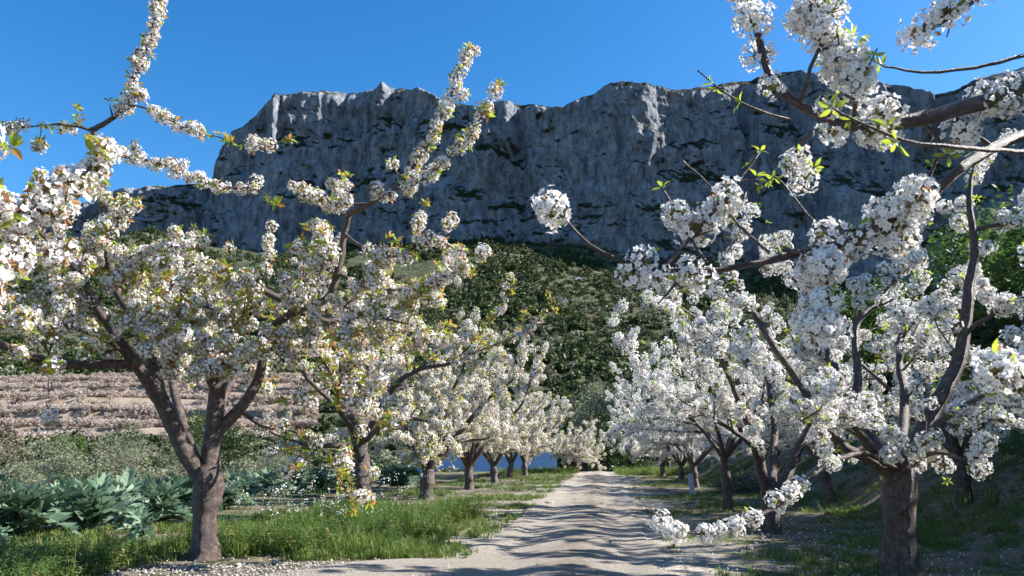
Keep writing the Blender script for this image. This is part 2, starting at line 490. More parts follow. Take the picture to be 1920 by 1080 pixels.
o = link('dirt_road', mk('dirt_road', np.stack([XX, YY, ZZ], -1).reshape(-1, 3), grid_faces(*XX.shape), M['road'], smooth=True))
tag(o, kind='structure')

# the limestone mountain
SKY = [(-500, 560), (-260, 470), (0, 425), (120, 398), (200, 380), (255, 362), (330, 352), (398, 343), (412, 322), (428, 284), (455, 262), (488, 246), (505, 222), (522, 206),
       (570, 193), (620, 186), (690, 183), (706, 177), (724, 173), (760, 176), (792, 181), (850, 196), (900, 206), (950, 207), (1000, 213), (1050, 226), (1088, 210),
       (1130, 194), (1180, 189), (1240, 187), (1300, 180), (1350, 172), (1400, 161), (1450, 152), (1500, 158), (1560, 175), (1620, 163), (1660, 172), (1695, 190),
       (1760, 185), (1830, 160), (1920, 135), (2100, 150), (2500, 330), (2900, 600)]
BASE = [(-500, 620), (0, 520), (300, 505), (480, 490), (650, 472), (800, 440), (900, 424), (1000, 446), (1200, 456), (1500, 470), (1920, 480), (2500, 520), (2900, 640)]
pxs = np.concatenate([np.arange(-500, 150, 6.0), np.arange(150, 1960, 1.55), np.arange(1960, 2900, 7.0)])
pyt = np.interp(pxs, *zip(*SKY)); pyb = np.interp(pxs, *zip(*BASE)) + 14 * fbm(pxs / 90, pxs * 0 + 2, octv=4, seed=36)
DD = 575 - .15 * (np.clip(pxs, -100, 2300) - 960) + 26 * fbm(pxs / 230, pxs * 0, octv=3, seed=31)
top = np.array([at(a, b, d + 42) for a, b, d in zip(pxs, pyt, DD)])
bot = np.array([at(a, b, d) for a, b, d in zip(pxs, pyb, DD)])
top[:, 2] += 2.0 * fbm(pxs / 14, pxs * 0, octv=4, seed=33)
zb = bot[:, 2] - 42
h = np.concatenate([np.linspace(0, .97, 225), np.linspace(.975, 1, 9)])
H, _ = np.meshgrid(h, pxs, indexing='ij')
X = np.broadcast_to(top[:, 0], H.shape).copy()
ZB = np.broadcast_to(zb, H.shape); ZT = np.broadcast_to(top[:, 2], H.shape)
Zm = ZB + H * (ZT - ZB)
lc = .46 + .30 * fbm(X / 120, X * 0, octv=4, seed=41) - .0004 * X
ls = np.clip(.75 + 1.1 * fbm(X / 110, X * 0 + 3, octv=2, seed=42), .15, 1)
rec = 5 * H + 15 * ls * sstep(-.06, .07, H - lc) + 9 * sstep(.93, 1.0, H) ** 2
lc2 = .72 + .26 * fbm(X / 70, X * 0 + 5, octv=3, seed=43)
rec = rec + 9 * np.clip(fbm(X / 60, X * 0 + 9, octv=2, seed=44) + .3, 0, 1) * sstep(-.03, .035, H - lc2)
lc3 = .22 + .2 * fbm(X / 60, X * 0 + 15, octv=3, seed=45)
rec = rec + 8 * np.clip(fbm(X / 50, X * 0 + 19, octv=2, seed=46) + .35, 0, 1) * sstep(-.03, .035, H - lc3)
wob = 12 * fbm(X / 40, Zm / 40, octv=3, seed=54)
disp = 13 * fbm((X + wob) / 48, Zm / 400, octv=3, seed=57, ridged=True) + 20 * fbm((X + wob) / 85, Zm / 190, octv=3, seed=51) + 7.5 * fbm((X + wob) / 26, Zm / 75, octv=4, seed=52, ridged=True) \
    + 5.6 * fbm((X + wob) / 10, Zm / 14, octv=4, seed=53) + 1.5 * fbm((X - wob) / 12 + Zm / 15, Zm / 9, octv=4, seed=55, ridged=True)
bed = Zm + .16 * X + 1.3 * wob                       # bedding planes dip to the right
disp = disp + 4.5 * fbm(X / 160, bed / 17, octv=4, seed=58, ridged=True) * (.4 + .6 * sstep(-.3, .3, fbm(X / 90, Zm / 60, octv=2, seed=59)))
crk = fbm((X + .7 * wob) / 40, Zm / 230, octv=3, seed=61, ridged=True)
disp = disp - 22 * np.clip(crk - .48, 0, 1)          # long upright clefts
fade = 1 - .75 * sstep(.95, 1.0, H)
Yd = np.broadcast_to(DD, H.shape) + rec - disp * fade
# the flat top runs back behind the skyline
Xb, Yb, Zb_ = [], [], []
for q, (dy, dz) in enumerate(((8, -.5), (25, -2), (70, -9), (180, -45))):
    Xb.append(X[-1]); Yb.append(Yd[-1] + dy); Zb_.append(ZT[-1] + dz + 1.2 * fbm(X[-1] / 6, X[-1] * 0 + q, octv=3, seed=60) * (q < 2))
Xa = np.vstack([X, *Xb]); Ya = np.vstack([Yd, *Yb]); Za = np.vstack([Zm, *Zb_])
o = link('mountain', mk('mountain', np.stack([Xa, Ya, Za], -1).reshape(-1, 3), grid_faces(*Xa.shape), M['rock'], smooth=True))
tag(o, kind='structure')
CLIFF = np.stack([Xa, Ya, Za], -1)

# ------------------------------------------------------------------ foliage building blocks
def rnd_dirs(rng, n):
    v = rng.normal(size=(n, 3)); return v / np.linalg.norm(v, axis=1, keepdims=True)

def leaf_cloud(name, rng, n, rx, ry, rz, size, lumps, material, aspect=.45, flat=.0, droop=0.0):
    """a crown of many leaf faces gathered in clumps"""
    lc = rnd_dirs(rng, lumps) * (rng.uniform(.25, 1, lumps) ** .5)[:, None] * np.array([rx, ry, rz]) * .78
    lr = rng.uniform(.20, .42, lumps) * min(rx, rz * 1.2) * (1.25 if lumps == 11 else 1)
    k = rng.integers(0, lumps, n)
    d = rnd_dirs(rng, n); rr = rng.uniform(.45, 1.05, n) ** .6
    c = lc[k] + d * (lr[k] * rr)[:, None]
    a = rnd_dirs(rng, n); a[:, 2] = a[:, 2] * .7 - droop; a /= np.linalg.norm(a, axis=1, keepdims=True)
    nrm = d * .6 + rnd_dirs(rng, n) * .8 + np.array([0, 0, flat])
    b = np.cross(nrm, a); b /= np.maximum(1e-6, np.linalg.norm(b, axis=1, keepdims=True))
    s = size * rng.uniform(.6, 1.3, n)[:, None]
    V = np.stack([c - a * s, c + b * s * aspect, c + a * s, c - b * s * aspect], 1).reshape(-1, 3)
    Q = np.arange(4 * n).reshape(n, 4)
    return mk(name, V, Q, material)

RG = np.random.default_rng(7)
T = {}
for i in range(3):
    T['scrub%d' % i] = template('scrub%d' % i, leaf_cloud('scrub', RG, 260, 1, 1, .75, .17, 9, M['scrub'], .6))
    T['ever%d' % i] = template('ever%d' % i, leaf_cloud('ever', RG, 320, 1, 1, .95, .17, 10, M['evergreen'], .6))
T['dry0'] = template('dry0', leaf_cloud('dry', RG, 240, 1, 1, .7, .16, 8, M['scrub_dry'], .4))
T['olv0'] = template('olv0', leaf_cloud('olv', RG, 300, 1, 1, .8, .15, 10, M['olive'], .45))
for i in range(2):
    T['fbl%d' % i] = template('fbl%d' % i, leaf_cloud('fbl', RG, 300, 1, 1, .65, .12, 12, M['far_bloom'], .5))
# a pointed pine for the hillside
def pine_mesh(rng):
    V, n = [], 420
    t = rng.uniform(0, 1, n) ** .8
    ang = rng.uniform(0, 6.283, n); rad = (1 - t) * .55 * rng.uniform(.4, 1, n) + .04
    c = np.stack([np.cos(ang) * rad, np.sin(ang) * rad, t * 2.1 - .2], 1)
    a = rnd_dirs(rng, n); b = np.cross(a, rnd_dirs(rng, n)); s = .15
    return mk('pine', np.stack([c - a * s, c + b * s * .6, c + a * s, c - b * s * .6], 1).reshape(-1, 3), np.arange(4 * n).reshape(n, 4), M['evergreen'])
T['pine'] = template('pine', pine_mesh(RG))

# maquis on the hillside and on the ledges of the cliff
hp, hs, hv = [], [], []
n = 26000
yy = 75 + 520 * RG.uniform(0, 1, n) ** .8
xx = RG.uniform(-.85, .95, n) * (yy + 40)
dens = fbm(xx / 45, yy / 45, octv=4, seed=71)
inpale = (yy > 78) & (yy < 152) & (xx < -.22 * yy - 4)
keep = (dens > np.interp(yy, [75, 260, 420], [-.5, -.4, -.24]) + RG.uniform(-.25, .25, n)) & ~inpale
xx, yy, dens = xx[keep], yy[keep], dens[keep]
hp.append(np.stack([xx, yy, gz(xx, yy) + .3], 1))
hs.append(RG.uniform(.7, 1.9, len(xx)) * (1 + .5 * (dens > .15)) * np.interp(yy, [75, 130, 300, 560], [.42, .75, 1.1, 1.3]))
u = RG.uniform(0, 1, len(xx)); dk = fbm(xx / 70 + 4, yy / 90, octv=3, seed=72) > .0
hv.append(np.where(dk, np.select([u < .58, u < .63, u < .86], [3 + (u * 997).astype(int) % 3, 8, (u * 991).astype(int) % 3], 6),
                   np.select([u < .5, u < .62, u < .76, u < .98], [(u * 997).astype(int) % 3, 6, 7, 3 + (u * 997).astype(int) % 3], 8)))
# rough ground just beyond the orchard
n = 1100; yy = RG.uniform(52, 82, n); xx = RG.uniform(-.75, -.06, n) * yy
hp.append(np.stack([xx, yy, gz(xx, yy) + .1], 1)); hs.append(RG.uniform(.25, .75, n)); hv.append(np.array([0, 1, 2, 6, 7, 7, 4])[RG.integers(0, 7, n)])
# ledges
P = CLIFF[2:210, 5:-5]
du = CLIFF[2:210, 6:-4] - CLIFF[2:210, 4:-6]; dv = CLIFF[3:211, 5:-5] - CLIFF[1:209, 5:-5]
nn = np.cross(du, dv); nz = np.abs(nn[..., 2]) / np.linalg.norm(nn, axis=-1)
w = (nz > .62) & (RG.uniform(0, 1, nz.shape) < .13) & (fbm(P[..., 0] / 55, P[..., 2] / 28, octv=3, seed=73) > .05)
hp.append(P[w]); hs.append(RG.uniform(.8, 1.9, w.sum())); hv.append(RG.integers(0, 6, w.sum()))
hp, hs, hv = np.concatenate(hp), np.concatenate(hs), np.concatenate(hv)
hr = np.stack([RG.uniform(-.2, .2, len(hp)), RG.uniform(-.2, .2, len(hp)), RG.uniform(0, 6.28, len(hp))], 1)
TL = [T[k] for k in ('scrub0', 'scrub1', 'scrub2', 'ever0', 'ever1', 'ever2', 'dry0', 'olv0', 'pine')]
scatter('hillside_scrub', hp, hr, hs * 1.5, hv, TL, None, 'dense dark green scrub and pines covering the slope below the cliff', 'scrub')

# the pale orchard on terraces across the valley, left
n = 4800
yy = RG.uniform(80, 152, n); xx = -RG.uniform(.22, .95, n) * yy - 4
k = fbm(xx / 14, yy / 9, octv=2, seed=75) > -.42
xx, yy = xx[k], yy[k]
hr = np.stack([xx * 0, xx * 0, RG.uniform(0, 6.28, len(xx))], 1)
scatter('far_orchard', np.stack([xx, yy, gz(xx, yy) + .45], 1), hr, RG.uniform(.6, 1.25, len(xx)), RG.integers(0, 2, len(xx)),
        [T['fbl0'], T['fbl1']], None, 'pale pinkish orchard in bloom on terraces across the valley', 'orchard')

# dry stone terrace walls through the pale orchard
def stone_wall(y0, x0, x1, hgt):
    xs = np.arange(x0, x1, .7); prof = [(-.35, -.4), (-.35, 1.0), (-.28, 1.06), (.28, 1.06), (.35, 1.0), (.35, -.4)]
    V = []
    for i, x in enumerate(xs):
        yb = y0 + 1.2 * math.sin(x * .05) 
        zg = float(gz(x, yb))
        for j, (dy, t) in enumerate(prof):
            V.append((x, yb + dy + .08 * float(vnoise(np.array(x * 2.1), np.array(j * 3.))), zg - .25 + t * hgt + .07 * float(vnoise(np.array(x * 1.7), np.array(j * 5.)))))
    return mk('terrace_wall', V, grid_faces(len(xs), len(prof)), M['wall_stone'])
for y0, x0, x1, hg, lb in ((84, -78, -22, .8, 'low grey dry stone wall along the foot of the pale orchard'),
                           (104, -95, -30, .6, 'low dry stone wall between the middle terraces of the pale orchard'),
                           (126, -115, -36, .6, 'low dry stone wall on the highest terrace of the pale orchard')):
    tag(link('terrace_wall', stone_wall(y0, x0, x1, hg)), lb, 'wall')

# ------------------------------------------------------------------ cherry blossom, leaves
def ortho(d):
    d = Vector(d).normalized(); a = d.orthogonal().normalized(); return d, a, d.cross(a)

def flower(mb, c, d, s, rng, pm, detail=True):
    """one five-petalled blossom at c facing d"""
    d, a, b = ortho(d); c = Vector(c); ph = rng.uniform(0, 6.28); cup = rng.uniform(.15, .75)
    for k in range(5):
        th = ph + k * 1.2566 + rng.uniform(-.1, .1)
        r = a * math.cos(th) + b * math.sin(th); t = d.cross(r)
        w = s * .40; L = s * rng.uniform(.85, 1.1)
        p0 = c + r * s * .06
        p1 = c + r * L * .55 + d * (cup * .30 * L) + t * w
        p3 = c + r * L * .55 + d * (cup * .30 * L) - t * w
        p2 = c + r * L + d * (cup * .62 * L + rng.uniform(-.1, .15) * s)
        if detail:
            pm_ = c + r * L * .62 + d * (cup * .22 * L)
            mb.poly([p0, p1, pm_], pm); mb.poly([p1, p2, pm_], pm); mb.poly([p2, p3, pm_], pm); mb.poly([p3, p0, pm_], pm)
        else:
            mb.poly([p0, p1, p2, p3], pm)
    if detail:
        for k in range(4):
            th = ph + k * 1.57; r = a * math.cos(th) + b * math.sin(th); t = d.cross(r)
            tip = c + d * s * .5 + r * s * .22
            mb.poly([c + t * s * .03, c - t * s * .03, tip], 2)
    # calyx behind
    back = c - d * s * .42
    for k in range(3):
        th = k * 2.094; r1 = a * math.cos(th) + b * math.sin(th); r2 = a * math.cos(th + 2.094) + b * math.sin(th + 2.094)
        mb.poly([back, c + r1 * s * .17, c + r2 * s * .17], 1)
    return back

def leaf_faces(mb, base, d, up, L, W, m, curl=.25):
    d = Vector(d).normalized(); up = Vector(up); side = d.cross(up).normalized(); nrm = side.cross(d).normalized()
    base = Vector(base); pr = []
    for t, w in ((.0, .06), (.28, .8), (.58, 1.0), (.85, .5), (1.0, .03)):
        c = base + d * L * t - nrm * curl * L * t * t
        pr.append((c + side * W * w * .5 + nrm * W * .16 * w, c, c - side * W * w * .5 + nrm * W * .16 * w))
    for q in range(4):
        mb.poly([pr[q][0], pr[q + 1][0], pr[q + 1][1], pr[q][1]], m)
        mb.poly([pr[q][1], pr[q + 1][1], pr[q + 1][2], pr[q][2]], m)

def cluster_mesh(seed, nf, rad, fs, detail, leaves, red, pmat):
    rng = random.Random(seed); mb = MB()
    for k in range(nf):
        # spread over most of a ball, thinner towards the branch side
        z = 1 - (k + .5) / nf * 1.62 + rng.uniform(-.07, .07); z = max(-.8, min(1, z))
        ph = k * 2.39996 + rng.uniform(-.35, .35); q = math.sqrt(1 - z * z)
        d = Vector((q * math.cos(ph), q * math.sin(ph), z))
        c = d * rad * rng.uniform(.72, 1.08)
        f = (d + Vector((rng.uniform(-.4, .4), rng.uniform(-.4, .4), rng.uniform(-.4, .4)))).normalized()
        bk = flower(mb, c, f, fs * rng.uniform(.85, 1.15), rng, 0, detail)
        if detail or k % 2 == 0:
            dd, a, b = ortho(bk.normalized() if bk.length > 0 else d)
            wq = .0016 if detail else .003
            mb.poly([a * wq, bk + a * wq, bk - a * wq, -a * wq], 1)
    for k in range(8):     # bud scales and short stalk foliage at the heart
        d = Vector((rng.gauss(0, 1), rng.gauss(0, 1), rng.gauss(.3, 1))).normalized(); dd, a, b = ortho(d)
        L = rad * rng.uniform(.35, .6)
        mb.poly([a * .006, d * L * .5 + b * .010, d * L, d * L * .5 - b * .010], 1)
    for k in range(leaves):
        d = Vector((rng.gauss(0, .8), rng.gauss(0, .8), rng.uniform(.2, 1.2))).normalized()
        leaf_faces(mb, d * rad * .5, d, Vector((rng.gauss(0, 1), rng.gauss(0, 1), .3)), rad * rng.uniform(.7, 1.15), rad * .32, 4 if rng.random() < red else 3)
    for k in range(int(nf * red * .5)):
        d = Vector((rng.gauss(0, 1), rng.gauss(0, 1), rng.gauss(.2, 1))).normalized(); dd, a, b = ortho(d)
        mb.poly([d * rad * .55, d * rad * .85 + b * .010, d * rad * 1.08, d * rad * .85 - b * .010], 5)
    return mb.mesh('blossom_cluster', [M[pmat], M['calyx'], M['stamen'], M['leaf_green'], M['leaf_bronze'], M['sepal']])

def tuft_mesh(seed, nl, L, red):
    rng = random.Random(seed); mb = MB()
    for k in range(nl):
        ph = k * 2.4 + rng.uniform(-.3, .3); el = rng.uniform(.0, 1.1)
        d = Vector((math.cos(ph) * math.cos(el), math.sin(ph) * math.cos(el), math.sin(el)))
        l = L * rng.uniform(.6, 1.15)
        leaf_faces(mb, d * .008, d, Vector((0, 0, 1)) + Vector((rng.gauss(0, .3), rng.gauss(0, .3), 0)), l, l * .42, 1 if rng.random() < red else 0, rng.uniform(.1, .5))
    return mb.mesh('leaf_tuft', [M['leaf_green'], M['leaf_bronze']])

NV = 5
def tset(nm, meshes):
    return [template('%s%d' % (nm, i), m) for i, m in enumerate(meshes)]
TS = {
    'Lnear': tset('Lnear', [cluster_mesh(10 + i, 26, .080, .0205, True, 2 + i % 3, .42, 'petal' if i % 2 else 'petal_blush') for i in range(NV)]),
    'Rnear': tset('Rnear', [cluster_mesh(40 + i, 27, .080, .0210, True, i % 2, .10, 'petal') for i in range(NV)]),
    'Lfar': tset('Lfar', [cluster_mesh(70 + i, 18, .088, .024, False, 2 + i % 2, .42, 'petal' if i % 2 else 'petal_blush') for i in range(NV)]),
    'Rfar': tset('Rfar', [cluster_mesh(90 + i, 18, .088, .024, False, i % 2, .15, 'petal') for i in range(NV)]),
    'tuftL': tset('tuftL', [tuft_mesh(110 + i, 6 + i % 2, .085, .45) for i in range(3)]),
    'tuftR': tset('tuftR', [tuft_mesh(120 + i, 5, .058, .15) for i in range(3)]),
}

# ------------------------------------------------------------------ wood
def catmull(P, Rr, step=.07):
    P = np.asarray(P, float); Rr = np.asarray(Rr, float)
    if len(P) == 2:
        P = np.vstack([P[0], P.mean(0), P[1]]); Rr = np.array([Rr[0], Rr.mean(), Rr[1]])
    E = np.vstack([2 * P[0] - P[1], P, 2 * P[-1] - P[-2]])
    op, orr = [], []
    for i in range(len(P) - 1):
        a, b, c, d = E[i:i + 4]; m = max(2, int(np.linalg.norm(c - b) / step))
        t = np.linspace(0, 1, m, endpoint=False)[:, None]
        op.append(.5 * ((2 * b) + (c - a) * t + (2 * a - 5 * b + 4 * c - d) * t ** 2 + (3 * b - a - 3 * c + d) * t ** 3))
        orr.append(Rr[i] + (Rr[i + 1] - Rr[i]) * t[:, 0])
    op.append(P[-1:]); orr.append(Rr[-1:])
    return np.vstack(op), np.concatenate(orr)

def tube(branches, sides, seed=0, rough=0.0):
    """wood surface for a list of (points, radii)"""
    VV, QQ, UV, off = [], [], [], 0
    ca = np.arange(sides + 1) / sides * 2 * np.pi
    for bi, (P, Rr) in enumerate(branches):
        n = len(P)
        Tn = np.gradient(P, axis=0); Tn /= np.maximum(1e-9, np.linalg.norm(Tn, axis=1, keepdims=True))
        mean = P[-1] - P[0]; ref = np.eye(3)[np.argmin(np.abs(mean))]
        A = np.cross(Tn, ref); A /= np.maximum(1e-9, np.linalg.norm(A, axis=1, keepdims=True)); B = np.cross(Tn, A)
        L = np.concatenate([[0], np.cumsum(np.linalg.norm(np.diff(P, axis=0), axis=1))])
        th, Ls = np.meshgrid(ca[:-1], L)
        rr = np.repeat(Rr[:, None], sides, 1)
        if rough:
            rr = rr * (1 + rough * (fbm(np.cos(th) * 1.3 + bi * 7, np.sin(th) * 1.3, Ls * 5, octv=3, seed=seed) + .35 * np.abs(vnoise(th * 0 + bi, th * 0, Ls * 16, seed + 3))))
        V = P[:, None] + A[:, None] * (rr * np.cos(th))[..., None] + B[:, None] * (rr * np.sin(th))[..., None]
        VV.append(V.reshape(-1, 3)); VV.append(P[-1:] + Tn[-1:] * Rr[-1] * .6)
        i = np.arange(n - 1)[:, None] * sides; j = np.arange(sides)[None]; j2 = (j + 1) % sides
        QQ.append(np.stack([i + j, i + j2, i + sides + j2, i + sides + j], -1).reshape(-1, 4) + off)
        # end cap: fold quads onto the tip
        last = (n - 1) * sides; tip = n * sides
        cap = np.stack([last + j[0], last + j2[0], np.full(sides, tip)], -1)
        QQ.append(cap + off)
        circ = max(.02, float(Rr[0])) * 6.28
        u0 = np.broadcast_to(j / sides * circ * 3, (n - 1, sides)); u1 = np.broadcast_to((j + 1) / sides * circ * 3, (n - 1, sides))
        l0 = np.broadcast_to(L[:-1, None], (n - 1, sides)); l1 = np.broadcast_to(L[1:, None], (n - 1, sides))
        o = bi * 3.7
        UV.append(('q', np.stack([np.stack([u0, l0 + o], -1), np.stack([u1, l0 + o], -1), np.stack([u1, l1 + o], -1), np.stack([u0, l1 + o], -1)], 2).reshape(-1, 2)))
        UV.append(('t', np.repeat([[0, L[-1] + o]], 3 * sides, 0)))
        off += n * sides + 1
    q = np.vstack([f for f in QQ if f.shape[1] == 4]); t = np.vstack([f for f in QQ if f.shape[1] == 3])
    uv = np.vstack([u for k, u in UV if k == 'q'] + [u for k, u in UV if k == 't'])
    return np.vstack(VV), [q, t], uv

def wood(name, branches, sides, parent, org, rough=0.0, seed=0):
    V, Fc, uv = tube(branches, sides, seed, rough)
    return link(name, mk(name, V - np.asarray(org), Fc, M['bark'], uv=uv, smooth=True), parent)

def shoot(rng, p, d, L, r0, r1, up=.12, wander=.25, step=.09):
    n = max(3, int(L / step)); pts = [np.array(p, float)]; d = np.array(d, float) / np.linalg.norm(d)
    for i in range(n):
        d = d + rng.normal(0, wander, 3) * .35 + np.array([0, 0, up]) * .35
        d /= np.linalg.norm(d); pts.append(pts[-1] + d * L / n)
    return np.array(pts), np.linspace(r0, r1, n + 1)

class Tree:
    """cherry tree: traced or grown limbs, then side branches, twigs, blossom and leaves"""
    def __init__(s, base, seed, side, near, bloom=1.0, leaf=1.0, nparts=0):
        s.base = np.asarray(base, float); s.rng = np.random.default_rng(seed); s.side, s.near = side, near
        s.bloom, s.leaf, s.nparts = bloom, leaf, nparts
        s.limbs, s.twigs, s.C, s.Lf = [], [], [], []     # C: position, direction, scale
        s.trunk = None
    def limb(s, P, R_, sec=.30, slen=.9, fill=True, minr=.030, up=.12, bare=.25, tert=True, den=1.0, lden=1.0):
        P, Rr = catmull(P, R_)
        sec *= .70; slen *= 1.1
        rng = s.rng; k = len(P)
        jit = np.cumsum(rng.normal(0, .004, (k, 3)), 0); jit -= np.linspace(0, 1, k)[:, None] * jit[-1]
        P = P + jit
        s.limbs.append((P, Rr)); s.cur = len(s.limbs) - 1
        if not fill: return
        s.flowers(P, Rr, bare, minr, den, lden)
        if sec <= 0: return
        L = np.concatenate([[0], np.cumsum(np.linalg.norm(np.diff(P, axis=0), axis=1))])
        q = bare * L[-1] + rng.uniform(0, sec)
        while q < L[-1]:
            i = min(k - 2, int(np.searchsorted(L, q))); t = P[i + 1] - P[i]; t /= np.linalg.norm(t)
            rad = rng.normal(size=3); rad -= t * rad.dot(t); rad /= np.linalg.norm(rad)
            d = t * rng.uniform(.2, .8) + rad + np.array([0, 0, .3])
            ln = slen * rng.uniform(.45, 1.25) * (1 - .45 * q / L[-1])
            r0 = min(.018, .5 * Rr[i] + .002)
            sp, sr = shoot(rng, P[i], d, ln, r0, .0035, up)
            s.twigs.append((sp, sr)); s.flowers(sp, sr, .12, .05, den, lden)
            if tert:
                for _ in range(rng.poisson(ln / .26)):
                    j = rng.integers(1, len(sp) - 1); t2 = sp[j + 1] - sp[j]; rd = rng.normal(size=3)
                    tp, tr = shoot(rng, sp[j], t2 / np.linalg.norm(t2) * .7 + rd * .55, rng.uniform(.12, .48), sr[j] * .6, .0025, up * .7)
                    s.twigs.append((tp, tr)); s.flowers(tp, tr, .1, .05, den, lden)
            q += sec * rng.uniform(.5, 1.5)
    def flowers(s, P, Rr, bare, minr, den=1.0, lden=1.0):
        rng = s.rng
        L = np.concatenate([[0], np.cumsum(np.linalg.norm(np.diff(P, axis=0), axis=1))])
        sp = .085; m = int(L[-1] * (1 - bare) / sp)
        ph = rng.uniform(0, 100)
        for i in range(m):
            q = bare * L[-1] + (i + rng.uniform(0, 1)) * sp
            j = min(len(P) - 2, int(np.searchsorted(L, q))); f = rng.uniform(0, 1)
            p = P[j] * (1 - f) + P[j + 1] * f; t = P[j + 1] - P[j]; t /= max(1e-9, np.linalg.norm(t))
            if Rr[j] > minr: continue
            on = den > .15 and vnoise(np.array(ph + q * 3.2), np.array(ph), None, 5) > .05 - .75 * (s.bloom * den - .55)
            tipz = q > L[-1] - .16
            if on and not (tipz and rng.uniform() < .6):
                for _ in range(1 + (rng.uniform() < .62) + (den > 1.25) + (den > 1.6)):
                    d = rng.normal(size=3); d -= t * d.dot(t) * .8; d /= np.linalg.norm(d); d[2] += .10
                    s.C.append((*(p + d * (Rr[j] + .022)), *d, rng.uniform(.60, 1.22), s.cur))
            if rng.uniform() < s.leaf * lden * (.22 if on else .50) + (.75 * min(1, s.leaf * lden) if tipz else 0):
                d = rng.normal(size=3) * .7 + t * .6; d[2] += .25
                s.Lf.append((*(p + d * .012), *d, rng.uniform(.7, 1.25), s.cur))
    def spray(s, pts, per=4, spread=.05):
        """extra clusters at given points of the limb drawn last"""
        for p in pts:
            for _ in range(per):
                d = s.rng.normal(size=3); d /= np.linalg.norm(d)
                s.C.append((*(np.asarray(p) + d * spread * s.rng.uniform(.3, 1)), *d, s.rng.uniform(.65, 1.1), s.cur))
    def set_trunk(s, P, R_):
        s.trunk = catmull(P, R_, .04)
    def build(s, label, group, name='cherry_tree'):
        e = empty(name, s.base); tag(e, label, 'cherry tree', group)
        far = not s.near; rng = s.rng
        wood('trunk', [s.trunk], 18 if s.near else 12, e, s.base, .27, 5)
        if far:
            LO = [wood('limb', [(P, Rr)], 6, e, s.base, .05) for P, Rr in s.limbs]
        else:
            LO = [wood('limb', [(P, Rr)], 10 if Rr[0] > .03 else 6, e, s.base, .09) for P, Rr in s.limbs]
        if s.twigs:
            tag(wood('twigs', s.twigs, 4 if s.near else 3, e, s.base), kind='stuff')
        C = np.array(s.C); 
        key = s.side + ('near' if s.near else 'far'); ts = TS[key]
        rot = eul(C[:, 3:6], rng.uniform(0, 6.28, len(C))); var = rng.integers(0, NV, len(C))
        order = np.arange(len(C)); npart = min(s.nparts, len(C))
        def visible_rank(A):
            cx, cy, cz = A[:, 0], A[:, 1], A[:, 2] - CAMZ
            dep = cy * CP + cz * SP; up_ = -cy * SP + cz * CP
            ok = (dep > .3) & (np.abs(cx) < .70 * dep) & (np.abs(up_) < .40 * dep)
            return np.argsort(np.where(ok, 0, 1000) + dep)
        order = visible_rank(C)
        for i in order[:npart]:
            link('blossom_cluster', ts[var[i]].data, LO[int(C[i, 7])], C[i, :3] - s.base, rot[i], float(C[i, 6]))
        rest = order[npart:]
        if len(rest):
            scatter('blossom', C[rest, :3] - s.base, rot[rest], C[rest, 6] * (1.0 if s.near else 1.1), var[rest], ts, e)
        if s.Lf:
            A = np.array(s.Lf); tt = TS['tuft' + s.side]; r2 = eul(A[:, 3:6], rng.uniform(0, 6.28, len(A))); v2 = rng.integers(0, 3, len(A))
            od = visible_rank(A); k = min(s.nparts // 3, len(A))
            for i in od[:k]:
                link('leaf_tuft', tt[v2[i]].data, LO[int(A[i, 7])], A[i, :3] - s.base, r2[i], float(A[i, 6]))
            od = od[k:]
            if len(od): scatter('leaves', A[od, :3] - s.base, r2[od], A[od, 6], v2[od], tt, e)
        STAT.append((label[:30], len(C), len(s.Lf), len(s.twigs)))
        return e
STAT = []

def px(D, pts):
    """(x, y, depth offset) of the photograph -> points of the place"""
    return [at(a, b, D + c) for a, b, c in pts]

def vase(t, H=5.2, spread=2.3, nl=6, rbase=.16, fork=.95, sec=.33, slen=.85, den=1.0, lean=(0, 0)):
    """a pruned open-centre cherry: short trunk and rising limbs"""
    rng = t.rng; b = t.base
    wob = rng.normal(0, .05, 2)
    fk = b + np.array([wob[0] + lean[0] * .2, wob[1] + lean[1] * .2, fork])
    t.set_trunk([b + (0, 0, -.15), b + (0, 0, .03), b + (wob[0] * .4, wob[1] * .4, fork * .36), b + (wob[0] * .6, wob[1], fork * .55), b + (wob[0], wob[1], fork * .75), fk],
                [rbase * 1.35, rbase * 1.12, rbase * .92, rbase * 1.08, rbase * .95, rbase * .85])
    for i in range(nl):
        a = i / nl * 6.283 + rng.uniform(-.35, .35); sp = spread * rng.uniform(.75, 1.15); hh = H * rng.uniform(.72, 1.02)
        d = np.array([math.cos(a), math.sin(a), 0])
        P = [fk - (0, 0, .12), fk + d * sp * .25 + (0, 0, (hh - fork) * .22), fk + d * sp * .62 + (lean[0] * .3, lean[1] * .3, (hh - fork) * .52) + rng.normal(0, .1, 3),
             fk + d * sp * .9 + (lean[0] * .6, lean[1] * .6, (hh - fork) * .80) + rng.normal(0, .12, 3), fk + d * sp * 1.0 + (lean[0], lean[1], hh - fork)]
        t.limb(P, [rbase * .55, rbase * .45, rbase * .28, rbase * .13, .006], sec, slen, bare=.2, den=den)
        # a low spreading branch from each second limb
        if True:
            a2 = a + rng.choice([-.6, .6]); d2 = np.array([math.cos(a2), math.sin(a2), 0]); q = P[1]
            t.limb([q, q + d2 * sp * .5 + (0, 0, .1), q + d2 * sp * .95 + (0, 0, rng.uniform(-.55, .35))], [rbase * .28, rbase * .16, .006], sec, slen * .85, bare=.15, den=den)

